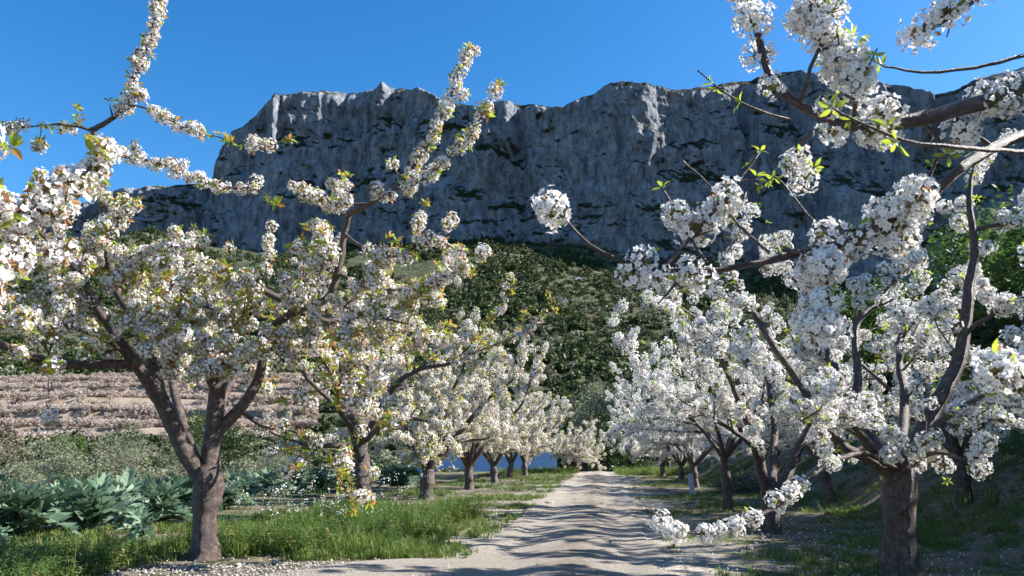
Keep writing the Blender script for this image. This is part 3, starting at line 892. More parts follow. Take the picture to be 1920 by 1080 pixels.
# ------------------------------------------------------------------ the left row
GL, GRR = 'cherry trees in the row left of the road', 'cherry trees in the row right of the road'
b = gp(385, 1047); D = float(b[1])
t = Tree(b, 101, 'L', True, .95, 1.5, 300)
t.set_trunk([b + (0, 0, -.12)] + px(D, [(385, 1047, 0), (385, 1010, 0), (384, 965, 0), (389, 935, 0), (391, 905, 0), (388, 876, 0)]), [.30, .195, .145, .132, .172, .172, .14])
t.limb(px(D, [(378, 900, .0), (345, 842, -.05), (315, 775, -.1), (283, 720, -.2), (246, 672, -.3)]), [.11, .105, .098, .092, .08], fill=False)
t.limb(px(D, [(256, 682, -.28), (195, 683, -.5), (140, 683, -.8), (90, 680, -1.1), (40, 662, -1.4), (-20, 640, -1.7), (-100, 600, -2.0)]), [.062, .055, .05, .05, .045, .035, .02], .34, .8, bare=.35)
t.limb(px(D, [(246, 676, -.3), (205, 612, -.5), (175, 570, -.7), (148, 520, -1.0), (105, 465, -1.2), (60, 420, -1.4), (20, 370, -1.6)]), [.07, .06, .055, .042, .03, .02, .008], .30, .8, bare=.3)
t.limb(px(D, [(305, 752, -.15), (292, 700, 0), (272, 640, .1), (250, 590, .1), (216, 530, 0), (202, 450, -.1), (191, 350, -.2), (175, 240, -.3)]), [.078, .07, .065, .06, .055, .05, .045, .04], .55, .7, bare=.25)
t.limb(px(D, [(176, 243, -.3), (205, 228, -.35), (238, 195, -.4), (262, 135, -.5), (284, 62, -.6), (298, -10, -.7), (312, -90, -.8)]), [.036, .032, .026, .022, .018, .014, .006], .30, .16, bare=.05, den=1.35, tert=False)
t.limb(px(D, [(176, 246, -.3), (140, 236, -.35), (90, 235, -.5), (40, 240, -.7), (-40, 245, -.9)]), [.022, .018, .012, .010, .005], .6, .4, bare=.1, den=.75)
t.limb(px(D, [(184, 285, -.25), (225, 292, -.4), (300, 305, -.6), (345, 325, -.7), (430, 350, -.9), (480, 352, -1.0), (520, 385, -1.1)]), [.026, .022, .018, .016, .013, .010, .005], .9, .3, bare=.12, den=1.25, tert=False)
t.limb(px(D, [(235, 197, -.4), (275, 205, -.5), (335, 238, -.6), (400, 255, -.8), (460, 268, -.9), (520, 270, -1.0), (545, 262, -1.0)]), [.016, .012, .010, .008, .007, .006, .004], 0, .3, bare=.1, den=.5, lden=1.9)
t.limb(px(D, [(203, 470, -.1), (245, 480, -.4), (300, 470, -.6), (350, 460, -.8), (372, 470, -.9)]), [.024, .02, .016, .012, .005], .7, .35, bare=.05, den=1.4, tert=False)
t.limb(px(D, [(196, 400, -.1), (160, 440, -.5), (110, 470, -.9), (40, 455, -1.2), (-40, 450, -1.5)]), [.026, .022, .018, .014, .006], .45, .5, bare=.1, den=1.2)
t.limb(px(D, [(265, 620, .1), (300, 560, .3), (340, 520, .4), (390, 500, .5), (430, 500, .5)]), [.03, .022, .016, .010, .005], .35, .6, bare=.2)
# right half
t.limb(px(D, [(394, 892, 0), (400, 825, .1), (407, 745, .1), (412, 700, .12)]), [.125, .108, .102, .095], fill=False)
t.limb(px(D, [(404, 730, .05), (392, 706, 0), (384, 692, -.03)]), [.065, .058, .056], fill=False)
t.limb(px(D, [(414, 720, .12), (428, 670, .2), (440, 625, .2), (466, 585, .2), (486, 545, .2), (492, 533, .2)]), [.075, .066, .062, .06, .062, .05], .7, .6, bare=.4)
t.limb(px(D, [(486, 540, .2), (530, 562, .25), (575, 590, .3), (620, 602, .4), (668, 600, .5), (720, 640, .6), (765, 690, .6)]), [.052, .046, .040, .034, .026, .018, .006], .26, .75, bare=.2)
t.limb(px(D, [(402, 815, .1), (445, 772, .2), (475, 730, .3), (492, 690, .3), (490, 640, .2), (520, 605, 0), (570, 578, -.2), (615, 556, -.4), (633, 510, -.5), (646, 440, -.6), (655, 400, -.7)]), [.085, .076, .07, .062, .058, .055, .052, .05, .046, .04, .034], .42, .7, bare=.45)
t.limb(px(D, [(654, 402, -.7), (700, 379, -.8), (745, 352, -.9), (778, 310, -1.0), (808, 262, -1.05), (835, 200, -1.1), (862, 140, -1.15), (882, 92, -1.2)]), [.034, .03, .026, .021, .016, .011, .008, .004], .55, .35, bare=.1, den=1.15, lden=1.5, tert=False)
t.limb(px(D, [(742, 355, -.9), (790, 340, -1.1), (848, 292, -1.2), (890, 240, -1.3), (920, 190, -1.4), (940, 148, -1.45)]), [.018, .015, .012, .009, .006, .004], .9, .25, bare=.05, den=.85, lden=1.7, tert=False)
t.limb(px(D, [(700, 380, -.8), (650, 383, -.8), (605, 376, -.8), (570, 356, -.85), (540, 350, -.9)]), [.022, .017, .012, .007, .004], 0, .3, bare=.2, den=.9)
t.limb(px(D, [(646, 440, -.6), (690, 470, -.8), (745, 480, -1.0), (810, 450, -1.1), (860, 470, -1.2), (925, 482, -1.3)]), [.024, .02, .016, .012, .009, .004], .42, .45, bare=.15, den=1.1, lden=1.2)
t.limb(px(D, [(633, 510, -.5), (690, 540, -.7), (760, 545, -.9), (820, 530, -1.0), (870, 500, -1.0)]), [.024, .02, .016, .010, .004], .36, .5, bare=.15, lden=1.2)
t.limb(px(D, [(650, 410, -.7), (640, 370, -.6), (655, 330, -.6)]), [.014, .009, .004], 0, .3, bare=.2, den=.4)
t.limb(px(D, [(440, 625, .2), (432, 560, .0), (428, 505, -.1), (432, 470, -.15)]), [.02, .014, .009, .004], .4, .3, bare=.2, den=.7, lden=2)
t.limb(px(D, [(488, 545, .2), (500, 500, .1), (506, 450, .0), (512, 425, .0)]), [.016, .011, .007, .004], .5, .25, bare=.15, den=1.0, lden=1.5)
t.limb(px(D, [(560, 585, -.15), (568, 520, -.2), (566, 450, -.2), (572, 425, -.2)]), [.014, .010, .006, .004], .6, .25, bare=.2, den=.8, lden=1.8)
t.limb(px(D, [(452, 772, .2), (500, 800, .1), (560, 815, -.1), (610, 850, -.2), (655, 905, -.3), (690, 945, -.35)]), [.03, .022, .016, .012, .008, .004], .40, .45, bare=.25, up=-.1, den=.75, lden=1.8)
t.limb(px(D, [(490, 660, .3), (545, 650, .1), (610, 640, -.1), (670, 690, -.2), (720, 740, -.2)]), [.03, .024, .018, .011, .005], .30, .6, bare=.15, lden=1.3)
t.limb(px(D, [(380, 890, .1), (335, 770, .8), (320, 650, 1.3), (340, 560, 1.6), (330, 480, 1.8)]), [.07, .06, .045, .025, .008], .30, .8, bare=.35)
t.limb(px(D, [(400, 860, .1), (420, 760, .9), (450, 680, 1.5), (430, 600, 1.9), (400, 540, 2.2)]), [.06, .05, .04, .022, .008], .30, .8, bare=.4)
for pts, rr, sc, dn in (
        ([(246, 672, -.3), (200, 640, -.7), (130, 612, -1.1), (60, 600, -1.4), (-20, 590, -1.7)], [.03, .026, .02, .013, .005], .30, .95),
        ([(216, 530, 0), (260, 560, -.4), (320, 600, -.7), (380, 640, -.8), (425, 690, -.8)], [.026, .022, .017, .012, .005], .26, 1.0),
        ([(440, 625, .2), (400, 582, -.2), (340, 560, -.5), (285, 545, -.7)], [.026, .02, .014, .005], .26, 1.0),
        ([(475, 570, .2), (450, 600, -.3), (425, 645, -.6), (440, 700, -.7)], [.02, .016, .011, .005], .28, 1.0),
        ([(545, 590, -.1), (580, 640, -.5), (620, 700, -.7), (640, 765, -.7)], [.024, .019, .013, .005], .26, 1.0),
        ([(610, 560, -.4), (680, 592, -.7), (740, 600, -.9), (805, 622, -1.0)], [.024, .019, .013, .005], .26, 1.0),
        ([(292, 700, 0), (330, 660, .2), (365, 650, .3), (400, 660, .3)], [.022, .017, .011, .005], .28, 1.0),
        ([(205, 612, -.5), (150, 560, -.6), (90, 545, -.8), (20, 540, -1.0)], [.026, .02, .014, .005], .28, 1.0)):
    t.limb(px(D, pts), rr, sc, .6, bare=.12, den=dn)
t.limb(px(D, [(110, 682, -1.0), (93, 700, -1.05), (92, 740, -1.05), (96, 778, -1.05)]), [.005, .004, .003, .003], 0, .1, bare=.95, den=.1)
t.spray(px(D, [(96, 780, -1.05)]), 6, .05)
t.build('large cherry tree with forked mottled trunk standing beside a grey hose', GL)

# the tree before it, whose trunk stands left of the view
b = np.array([-4.35, 2.0, 0.]); b[2] = float(gz(b[0], b[1]))
t = Tree(b, 102, 'L', True, 1.0, .6, 300)
t.set_trunk([b + (0, 0, -.1), b + (0, 0, .05), b + (.03, .02, .5), b + (.05, .05, 1.0)], [.2, .17, .15, .14])
f0 = b + (.05, .05, .95)
t.limb([f0, f0 + (.3, .4, .5)] + px(0, [(-150, 560, 3.2), (-40, 505, 3.4), (40, 480, 3.6), (100, 470, 3.7), (135, 455, 3.8)]), [.08, .06, .045, .03, .022, .014, .006], .0, .35, bare=.52, den=1.5, minr=.05)
t.limb([f0, f0 + (.3, .3, .7)] + px(0, [(-120, 400, 3.3), (-30, 400, 3.5), (50, 400, 3.6), (120, 370, 3.7), (165, 320, 3.75), (180, 300, 3.8)]), [.08, .06, .04, .028, .022, .018, .011, .005], .22, .26, bare=.50, den=1.7, minr=.05, tert=False)
t.limb([f0, f0 + (.2, .4, 1.0)] + px(0, [(-140, 260, 3.6), (-40, 262, 3.9), (20, 275, 4.0)]), [.07, .05, .03, .018, .005], .3, .3, bare=.6, den=1.3, minr=.05, tert=False)
t.limb([f0, f0 + (-.3, .4, .9), f0 + (-.8, .9, 2.2), f0 + (-1.0, 1.2, 3.6)], [.08, .06, .035, .006], .4, .7)
t.limb([f0, f0 + (-.3, -.6, .8), f0 + (-.6, -1.1, 2.0), f0 + (-.7, -1.4, 3.4)], [.08, .06, .035, .006], .4, .7)
t.limb([f0, f0 + (.3, -.5, .9), f0 + (.4, -1.0, 2.1), f0 + (.4, -1.3, 3.3)], [.08, .06, .035, .006], .4, .7)
t.build('cherry tree with trunk out of sight, thick blossom sprays hanging across the forked cherry', GL)

# second tree
b = gp(683, 965); D = float(b[1])
t = Tree(b, 103, 'L', True, .96, 1.2, 220)
t.set_trunk([b + (0, 0, -.12)] + px(D, [(683, 965, 0), (682, 925, 0), (676, 895, 0), (677, 860, 0), (672, 818, 0)]), [.25, .20, .175, .20, .17, .16])
t.limb(px(D, [(672, 830, 0), (656, 770, 0), (641, 700, -.1), (626, 640, -.2), (612, 570, -.3), (600, 500, -.4), (590, 440, -.5)]), [.115, .105, .095, .085, .06, .03, .008], .30, .95, bare=.35)
t.limb(px(D, [(676, 840, 0), (712, 770, -.2), (742, 722, -.4), (790, 692, -.6), (850, 682, -.8), (905, 650, -.9)]), [.09, .08, .065, .05, .03, .007], .28, .95, bare=.25)
t.limb(px(D, [(672, 850, 0), (640, 838, -.3), (590, 838, -.6), (540, 825, -.9), (490, 800, -1.1)]), [.075, .06, .05, .03, .008], .34, .8, bare=.35)
t.limb(px(D, [(676, 815, .1), (720, 705, .3), (752, 620, .4), (800, 545, .5), (850, 500, .6)]), [.085, .07, .055, .03, .007], .28, .95, bare=.3)
t.limb(px(D, [(672, 815, .1), (690, 700, 1.0), (680, 600, 1.8), (700, 520, 2.2)]), [.08, .065, .045, .008], .30, .95, bare=.3)
t.limb(px(D, [(668, 820, -.1), (630, 760, -.9), (570, 700, -1.7), (540, 640, -2.0)]), [.07, .055, .035, .008], .30, .9, bare=.3)
t.limb(px(D, [(680, 830, -.1), (730, 790, -1.0), (790, 790, -1.8), (840, 800, -2.2)]), [.06, .045, .03, .008], .30, .8, bare=.3)
t.limb(px(D, [(850, 682, -.8), (900, 625, -.9), (945, 570, -1.0), (968, 520, -1.0)]), [.022, .015, .009, .004], .5, .4, bare=.1, den=.6, lden=2.2)
t.limb(px(D, [(880, 665, -.85), (940, 640, -1.0), (1000, 610, -1.1), (1040, 560, -1.2)]), [.02, .014, .009, .004], .5, .4, bare=.1, den=.7, lden=2.2)
t.build('cherry tree with swollen dark trunk base rising from lush grass', GL)

# the rest of the left row, smaller with distance
for q, (bx, by, H, sp, rb, lb) in enumerate((
        (800, 936, 5.3, 2.7, .19, 'cherry tree with short thick shaded trunk behind the lush grass, third along the left row'),
        (880, 918, 5.1, 2.6, .16, 'cherry tree with slim kinked trunk, fourth along the left row'),
        (928, 905, 4.9, 2.5, .16, 'cherry tree with slim trunk forking low, fifth along the left row'),
        (955, 897, 4.7, 2.4, .15, 'cherry tree before the blue wall, sixth along the left row'),
        (985, 892, 4.6, 2.4, .15, 'cherry tree before the blue wall, seventh along the left row'),
        (1082, 886, 3.0, 1.4, .09, 'small pale cherry tree with several thin stems at the road crest'))):
    b = gp(bx, by)
    t = Tree(b, 110 + q, 'L', False, 1.0, .8 - .06 * q, 60 if q == 0 else 0)
    vase(t, H, sp, 7, rb, .8 if q < 5 else .4, .30, .9)
    t.build(lb, GL)

# ------------------------------------------------------------------ the right row
b = gp(1690, 1080); D = float(b[1])
t = Tree(b, 201, 'R', True, .82, .5, 300)
t.set_trunk([b + (0, 0, -.12)] + px(D, [(1690, 1080, 0), (1690, 1040, 0), (1687, 985, 0), (1688, 940, 0), (1686, 890, 0), (1680, 865, 0)]), [.30, .215, .165, .150, .158, .15, .12])
t.limb(px(D, [(1686, 900, 0), (1655, 860, 0), (1617, 802, .1), (1588, 742, .1), (1566, 690, .2), (1535, 610, .4), (1500, 545, .5), (1460, 470, .6)]), [.11, .10, .09, .08, .06, .042, .025, .007], .28, .75, bare=.35)
t.limb(px(D, [(1672, 890, -.05), (1625, 860, -.1), (1570, 826, -.2), (1515, 740, -.3), (1462, 662, -.4), (1428, 608, -.4), (1390, 545, -.5), (1365, 500, -.5), (1355, 440, -.5)]), [.06, .055, .05, .045, .04, .034, .027, .016, .006], .28, .65, bare=.28)
t.limb(px(D, [(1604, 775, .1), (1608, 690, .3), (1610, 605, .4), (1650, 562, .5), (1690, 500, .6), (1700, 420, .6)]), [.05, .045, .04, .032, .022, .008], .30, .75, bare=.3)
t.limb(px(D, [(1692, 890, .05), (1738, 790, .1), (1770, 732, .1), (1795, 682, .1), (1806, 625, .1), (1816, 540, .1), (1826, 470, .1), (1818, 370, .1), (1830, 290, .1)]), [.10, .09, .082, .075, .068, .055, .045, .03, .012], .36, .8, bare=.3)
t.limb(px(D, [(1806, 625, .1), (1850, 600, .0), (1900, 570, -.2), (1960, 560, -.3)]), [.035, .028, .02, .008], .32, .6)
t.limb(px(D, [(1826, 430, .1), (1870, 420, .0), (1930, 410, -.1), (1980, 390, -.2)]), [.028, .024, .018, .008], .34, .6)
t.limb(px(D, [(1680, 880, -.1), (1620, 850, -.5), (1570, 866, -.9), (1505, 905, -1.3), (1445, 955, -1.6), (1380, 985, -1.8), (1320, 1003, -1.9), (1262, 992, -2.0), (1228, 965, -2.0), (1200, 935, -2.0)]), [.035, .03, .024, .02, .016, .012, .010, .008, .006, .004], 0, .3, bare=.45, den=.8, up=-.05)
t.spray(px(D, [(1240, 978, -2.0), (1262, 992, -2.0), (1318, 1003, -1.9), (1345, 998, -1.85), (1375, 988, -1.8), (1412, 972, -1.7)]), 4, .06)
t.spray(px(D, [(1495, 910, -1.3), (1560, 868, -.95)]), 4, .05)
t.limb(px(D, [(1690, 885, -.1), (1740, 850, -.5), (1790, 855, -.8), (1840, 880, -1.0)]), [.03, .024, .014, .005], .32, .45, bare=.15)
t.limb(px(D, [(1690, 885, -.1), (1750, 800, -.6), (1830, 745, -.9), (1900, 720, -1.1), (1960, 700, -1.2)]), [.04, .032, .022, .014, .006], .32, .55, bare=.15)
t.limb(px(D, [(1680, 890, .2), (1700, 760, 1.0), (1690, 640, 1.6), (1720, 540, 1.9)]), [.07, .055, .035, .008], .28, .8, bare=.25)
t.limb(px(D, [(1670, 880, .2), (1590, 780, 1.2), (1520, 700, 1.8), (1480, 620, 2.0)]), [.06, .05, .032, .008], .28, .8, bare=.25)
t.limb(px(D, [(1660, 870, -.2), (1600, 800, -.7), (1545, 770, -1.0), (1500, 790, -1.2)]), [.04, .03, .018, .006], .30, .55, bare=.2)
t.limb(px(D, [(1702, 868, -.10), (1706, 905, -.15), (1700, 940, -.17), (1684, 962, -.16)]), [.05, .05, .045, .03], fill=False)
t.build('cherry tree with stout banded trunk and a healed pruning stub in deep shade', GRR)

# the near tree whose trunk stands right of the view
b = np.array([3.95, 3.7, 0.]); b[2] = float(gz(b[0], b[1]))
t = Tree(b, 202, 'R', True, .9, .45, 300)
t.set_trunk([b + (0, 0, -.1), b + (0, 0, .05), b + (-.03, .0, .5), b + (-.05, .0, 1.05)], [.2, .17, .15, .14])
f0 = b + (-.05, 0, 1.0)
t.limb([f0, f0 + (-.25, -.1, .6)] + px(0, [(2060, 125, 3.3), (1925, 168, 3.25), (1800, 204, 3.2), (1720, 226, 3.2), (1640, 238, 3.2), (1560, 226, 3.2), (1492, 192, 3.2), (1444, 140, 3.2), (1420, 70, 3.2), (1404, 0, 3.2), (1395, -60, 3.2)]),
       [.09, .07, .045, .040, .036, .033, .029, .026, .022, .019, .016, .013, .008], 0, .3, bare=.4, minr=.05, den=.78, lden=1.0)
t.limb(px(3.2, [(1492, 195, 0), (1512, 165, -.05), (1522, 130, -.1), (1552, 60, -.1), (1560, 0, -.1)]), [.012, .010, .009, .008, .005], .07, .22, bare=.30, minr=.05, den=1.8, tert=False)
t.limb(px(3.2, [(1600, 236, 0), (1600, 190, -.05), (1585, 140, -.1), (1575, 90, -.1)]), [.012, .010, .009, .004], .08, .22, bare=.2, minr=.05, den=1.8, tert=False)
t.limb([f0, f0 + (-.3, .1, .5)] + px(0, [(2040, 220, 3.7), (1925, 240, 3.6), (1812, 300, 3.5), (1740, 355, 3.5), (1690, 390, 3.45), (1600, 432, 3.4), (1540, 448, 3.4), (1480, 464, 3.4), (1380, 486, 3.4), (1290, 500, 3.4), (1200, 490, 3.4), (1130, 470, 3.4), (1085, 440, 3.4), (1035, 385, 3.4), (1015, 372, 3.4)]),
       [.09, .07, .032, .028, .026, .025, .024, .022, .02, .018, .015, .013, .011, .009, .007, .005, .004], .75, .36, bare=.45, minr=.05, den=.72, tert=False)
t.limb(px(3.4, [(1470, 466, 0), (1535, 478, -.1), (1552, 520, -.15), (1545, 580, -.2), (1530, 660, -.2)]), [.011, .009, .008, .007, .004], .10, .14, bare=.15, minr=.05, den=1.7, tert=False)
t.limb(px(3.4, [(1250, 497, 0), (1300, 440, .05), (1350, 380, .1), (1395, 320, .1), (1425, 285, .1)]), [.010, .009, .008, .006, .004], .30, .12, bare=.2, minr=.05, den=1.3, tert=False)
t.limb(px(3.4, [(1600, 432, 0), (1530, 420, .2), (1450, 330, .3), (1420, 380, .3)]), [.008, .006, .005, .003], 0, .1, bare=.3, minr=.05, den=.5)
t.limb(px(3.4, [(1440, 473, 0), (1380, 420, .1), (1330, 350, .2), (1290, 310, .3), (1280, 300, .3)]), [.009, .008, .006, .004, .003], 0, .1, bare=.25, minr=.05, den=.7)
t.limb(px(3.4, [(1330, 494, 0), (1290, 430, .1), (1255, 375, .1), (1240, 350, .1)]), [.008, .007, .005, .003], 0, .1, bare=.3, minr=.05, den=.6)
t.limb(px(2.6, [(1960, 285, .2), (1880, 284, .1), (1770, 280, 0), (1690, 268, 0), (1640, 245, 0), (1580, 215, 0), (1560, 200, 0)]), [.009, .008, .008, .007, .006, .005, .003], 0, .1, bare=.05, minr=.05, den=.12, lden=1.3)
t.limb(px(3.3, [(1480, 226, 0), (1440, 215, 0), (1385, 190, 0), (1340, 160, 0), (1308, 132, 0)]), [.008, .007, .006, .005, .004], 0, .1, bare=.05, minr=.05, den=.1, lden=1.3)
t.limb([f0, f0 + (-.3, -.1, .9)] + px(0, [(2030, 75, 3.7), (1925, 98, 3.6), (1830, 120, 3.6), (1760, 128, 3.6), (1700, 130, 3.6), (1660, 122, 3.6), (1625, 108, 3.6)]), [.06, .04, .014, .011, .009, .008, .007, .005, .003], 0, .1, bare=.6, minr=.05, den=.08, lden=.8)
t.limb([f0, f0 + (-.3, -.2, 1.2)] + px(0, [(2050, -90, 3.2), (1900, -60, 3.1), (1815, 10, 3.1), (1760, 45, 3.1), (1716, 52, 3.1)]), [.06, .04, .016, .012, .009, .006, .004], .2, .15, bare=.62, minr=.05, den=1.0, tert=False)
t.limb([f0, f0 + (-.3, .0, .2)] + px(0, [(2040, 640, 3.0), (1960, 680, 2.9), (1900, 715, 2.85), (1860, 720, 2.85)]), [.05, .035, .014, .010, .008, .004], .12, .14, bare=.5, minr=.05, den=1.3, tert=False)
t.limb(px(3.25, [(1720, 226, 0), (1760, 265, .1), (1740, 330, .15), (1700, 400, .2), (1690, 470, .2)]), [.012, .010, .008, .006, .003], .3, .22, bare=.1, minr=.05, den=.95, tert=False)
t.limb(px(3.25, [(1800, 205, 0), (1790, 260, .1), (1770, 300, .15)]), [.010, .008, .003], .25, .2, bare=.1, minr=.05, den=1.1, tert=False)
t.limb(px(3.25, [(1560, 226, 0), (1500, 270, .1), (1490, 330, .15), (1520, 360, .15)]), [.010, .008, .006, .003], .3, .2, bare=.1, minr=.05, den=1.1, tert=False)
t.limb([f0, f0 + (.3, -.6, .8), f0 + (.5, -1.0, 2.0), f0 + (.5, -1.3, 3.4)], [.08, .06, .035, .006], .4, .7)
t.limb([f0, f0 + (.5, .3, .9), f0 + (1.0, .6, 2.1), f0 + (1.3, .7, 3.4)], [.08, .06, .035, .006], .4, .7)
t.limb([f0, f0 + (-.1, -.7, .9), f0 + (-.2, -1.4, 2.1), f0 + (-.2, -1.8, 3.3)], [.08, .06, .035, .006], .4, .7)
t.build('cherry tree reaching long dark boughs across the sky, its trunk out of sight', GRR)

b = gp(1447, 1000); D = float(b[1])
t = Tree(b, 203, 'R', True, .74, .5, 240)
t.set_trunk([b + (0, 0, -.12)] + px(D, [(1447, 1000, 0), (1446, 970, 0), (1446, 945, 0), (1442, 920, 0)]), [.2, .165, .15, .145, .13])
t.limb(px(D, [(1442, 935, 0), (1426, 880, 0), (1418, 830, 0), (1400, 760, 0), (1370, 690, 0), (1320, 640, -.1), (1270, 600, -.2)]), [.10, .085, .075, .06, .045, .028, .007], .27, .8, bare=.25)
t.limb(px(D, [(1450, 935, 0), (1478, 890, 0), (1500, 840, .1), (1540, 760, .2), (1560, 680, .3), (1570, 600, .4)]), [.10, .085, .075, .055, .035, .008], .27, .8, bare=.25)
t.limb(px(D, [(1440, 930, 0), (1410, 820, -.6), (1380, 740, -1.0), (1350, 660, -1.3), (1360, 590, -1.5)]), [.07, .055, .04, .025, .007], .27, .75, bare=.25)
t.limb(px(D, [(1446, 925, 0), (1450, 800, .8), (1440, 700, 1.2), (1450, 600, 1.5)]), [.08, .06, .04, .007], .27, .8, bare=.25)
t.limb(px(D, [(1418, 840, 0), (1360, 800, -.3), (1310, 770, -.5), (1270, 745, -.6), (1215, 720, -.8)]), [.045, .034, .024, .014, .005], .26, .6, bare=.2)
t.limb(px(D, [(1375, 690, 0), (1310, 600, -.2), (1250, 570, -.4), (1190, 580, -.6)]), [.03, .022, .013, .005], .28, .55, bare=.15)
t.build('cherry tree with dark trunk forking low like a V behind the drooping spray', GRR)

for q, (bx, by, H, sp, rb, nl, fk, lb) in enumerate((
        (1367, 958, 4.6, 2.2, .10, 6, 1.25, 'cherry tree on a slender straight dark trunk beside the pale tree guard'),
        (1305, 915, 4.7, 2.6, .13, 6, .9, 'cherry tree behind the pale tree guard with blossom almost hiding its trunk'),
        (1243, 894, 4.6, 2.7, .14, 7, .6, 'low spreading cherry tree at the end of the right row by the road crest'),
        (1278, 900, 4.4, 2.3, .13, 6, .7, 'cherry tree next to the low spreading one, set back from the road crest'))):
    b = gp(bx, by)
    t = Tree(b, 210 + q, 'R', False, .70, .4, 0)
    vase(t, H, sp, nl, rb, fk, .29, .9)
    t.build(lb, GRR)
# orchard trees higher on the bank
for q, (x, y, lb) in enumerate(((7.3, 12.5, 'cherry tree on the dark bank behind the stout banded trunk'), (7.4, 18.0, 'cherry tree on the dark bank behind the V-forked cherry'),
                                (8.9, 26.0, 'cherry tree far along the dark bank'))):
    b = np.array([x, y, float(gz(x, y))])
    t = Tree(b, 230 + q, 'R', False, .62, .9, 0); vase(t, 3.7, 1.9, 5, .12, .8, .40, .75)
    t.build(lb, 'cherry trees on the bank')

# ------------------------------------------------------------------ other trees and shrubs
def bush_tree(name, loc, rx, rz, zc, n, size, lumps, material, label, cat, group, seed, aspect=.5, trunk=.12, stems=1):
    rng = np.random.default_rng(seed); loc = np.asarray(loc, float)
    e = empty(name, loc); tag(e, label, cat, group)
    c = link('crown', leaf_cloud('crown', rng, n, rx, rx, rz, size, lumps, material, aspect), e, (0, 0, zc))
    br = []
    for k in range(stems):
        a = rng.uniform(0, 6.28); d = np.array([math.cos(a), math.sin(a), 0]) * (.25 * rx if stems > 1 else .05)
        br.append(catmull([np.array([0, 0, -.15]) + d * .3, d * .6 + (0, 0, zc * .5), d + (0, 0, zc)], [trunk, trunk * .75, trunk * .5]))
        for j in range(5):
            q = rnd_dirs(rng, 1)[0]; q[2] = abs(q[2]); st = d * .8 + np.array([0, 0, zc * rng.uniform(.55, .95)])
            br.append(catmull([st, st + q * rx * .4 + (0, 0, .1), st + q * np.array([rx, rx, rz]) * .8], [trunk * .4, trunk * .25, .01]))
    V, Fc, uv = tube(br, 6)
    link('trunk', mk('trunk', V, Fc, M['old_wood'], uv=uv, smooth=True), e)
    return e
def on(x, y): return (x, y, float(gz(x, y)))

# silvery olives in the dip left of the orchard
GO = 'silvery olive bushes in the dip'
labs = 'medium silvery grey-green olive bush in the middle of the dip'
k = 0
for pxx, d, r, hh in ((-10, 25, 1.2, 1.6), (110, 26, 1.2, 1.5), (225, 27, 1.35, 1.9), (335, 25, 1.1, 1.5), (60, 34, 1.6, 2.6), (165, 36, 1.8, 2.9), (290, 33, 1.5, 2.3), (395, 32, 1.4, 2.2), (470, 38, 1.9, 2.8), (-50, 36, 1.8, 2.7), (545, 44, 2.0, 3.0), (115, 50, 2.3, 3.6), (0, 53, 2.4, 3.4), (250, 52, 2.4, 3.9), (360, 50, 2.1, 3.3)):
    x = (pxx - 960) / F * d * 1.0
    bush_tree('olive_bush', on(x, d), r, hh * .5, hh * .5, 6500, .06, 11, M['olive'], ('low rounded silvery olive bush just behind the cardoons' if hh < 2 else 'tall silvery olive bush near the foot of the pale orchard' if hh > 3.1 else labs), 'olive bush', GO, 300 + k, .4, .08, 2); k += 1
for pxx, d, r, mt, lb in ((140, 58, 1.6, 'lush', 'bright green rounded shrub standing among the silvery olive bushes'), (30, 62, 1.8, 'scrub_dry', 'brownish dry shrub at the edge of the pale orchard'),
                          (250, 64, 2.0, 'evergreen', 'dark green shrub at the foot of the pale orchard wall'), (420, 52, 2.6, 'evergreen', 'dark evergreen shrub seen through the fork of the large cherry'),
                          (380, 66, 2.6, 'lush', 'mid green shrub beside the dark evergreen beyond the large cherry')):
    x = (pxx - 960) / F * d
    bush_tree('shrub', on(x, d), r, r * .75, r * .7 + .9, 3000, .11, 26, M[mt], lb, 'shrub', None, 340 + k, .5, .08, 2); k += 1
for i, (pxx, d, r) in enumerate(((200, 168, 4.5), (255, 172, 4.0), (300, 166, 3.8), (150, 176, 4.0), (340, 172, 3.6))):
    x = (pxx - 960) / F * d
    bush_tree('evergreen_tree', on(x, d), r, r * .75, r * .8 + .6, 2400, .30, 22, M['evergreen'], 'dark evergreen tree growing above the pale terraces', 'tree', 'evergreens above the pale terraces', 360 + i, .6, .2)

# trees at the end of the road
for i, (pxx, d, r, zc, mt, lb) in enumerate(((1125, 74, 4.6, 6.3, 'olive', 'tall silvery olive tree beyond the road crest'), (1185, 66, 4.0, 5.2, 'evergreen', 'dark evergreen tree beside the silvery olive beyond the road crest'),
                                             (1060, 68, 3.2, 3.2, 'evergreen', 'dark evergreen shrub below the silvery olive beyond the road crest'), (1140, 62, 3.6, 3.0, 'evergreen', 'dark evergreen shrub closing the end of the road'),
                                             (1245, 72, 5.0, 8.0, 'evergreen', 'tall dark evergreen tree behind the right row'), (1320, 76, 5.0, 8.0, 'evergreen', 'dark evergreen tree behind the low spreading cherry'))):
    x = (pxx - 960) / F * d
    bush_tree('evergreen_tree' if mt == 'evergreen' else 'olive_tree', on(x, d), r, r * .8, zc, 6500, .15, 40, M[mt], lb, 'tree', None, 380 + i, .45, .22)

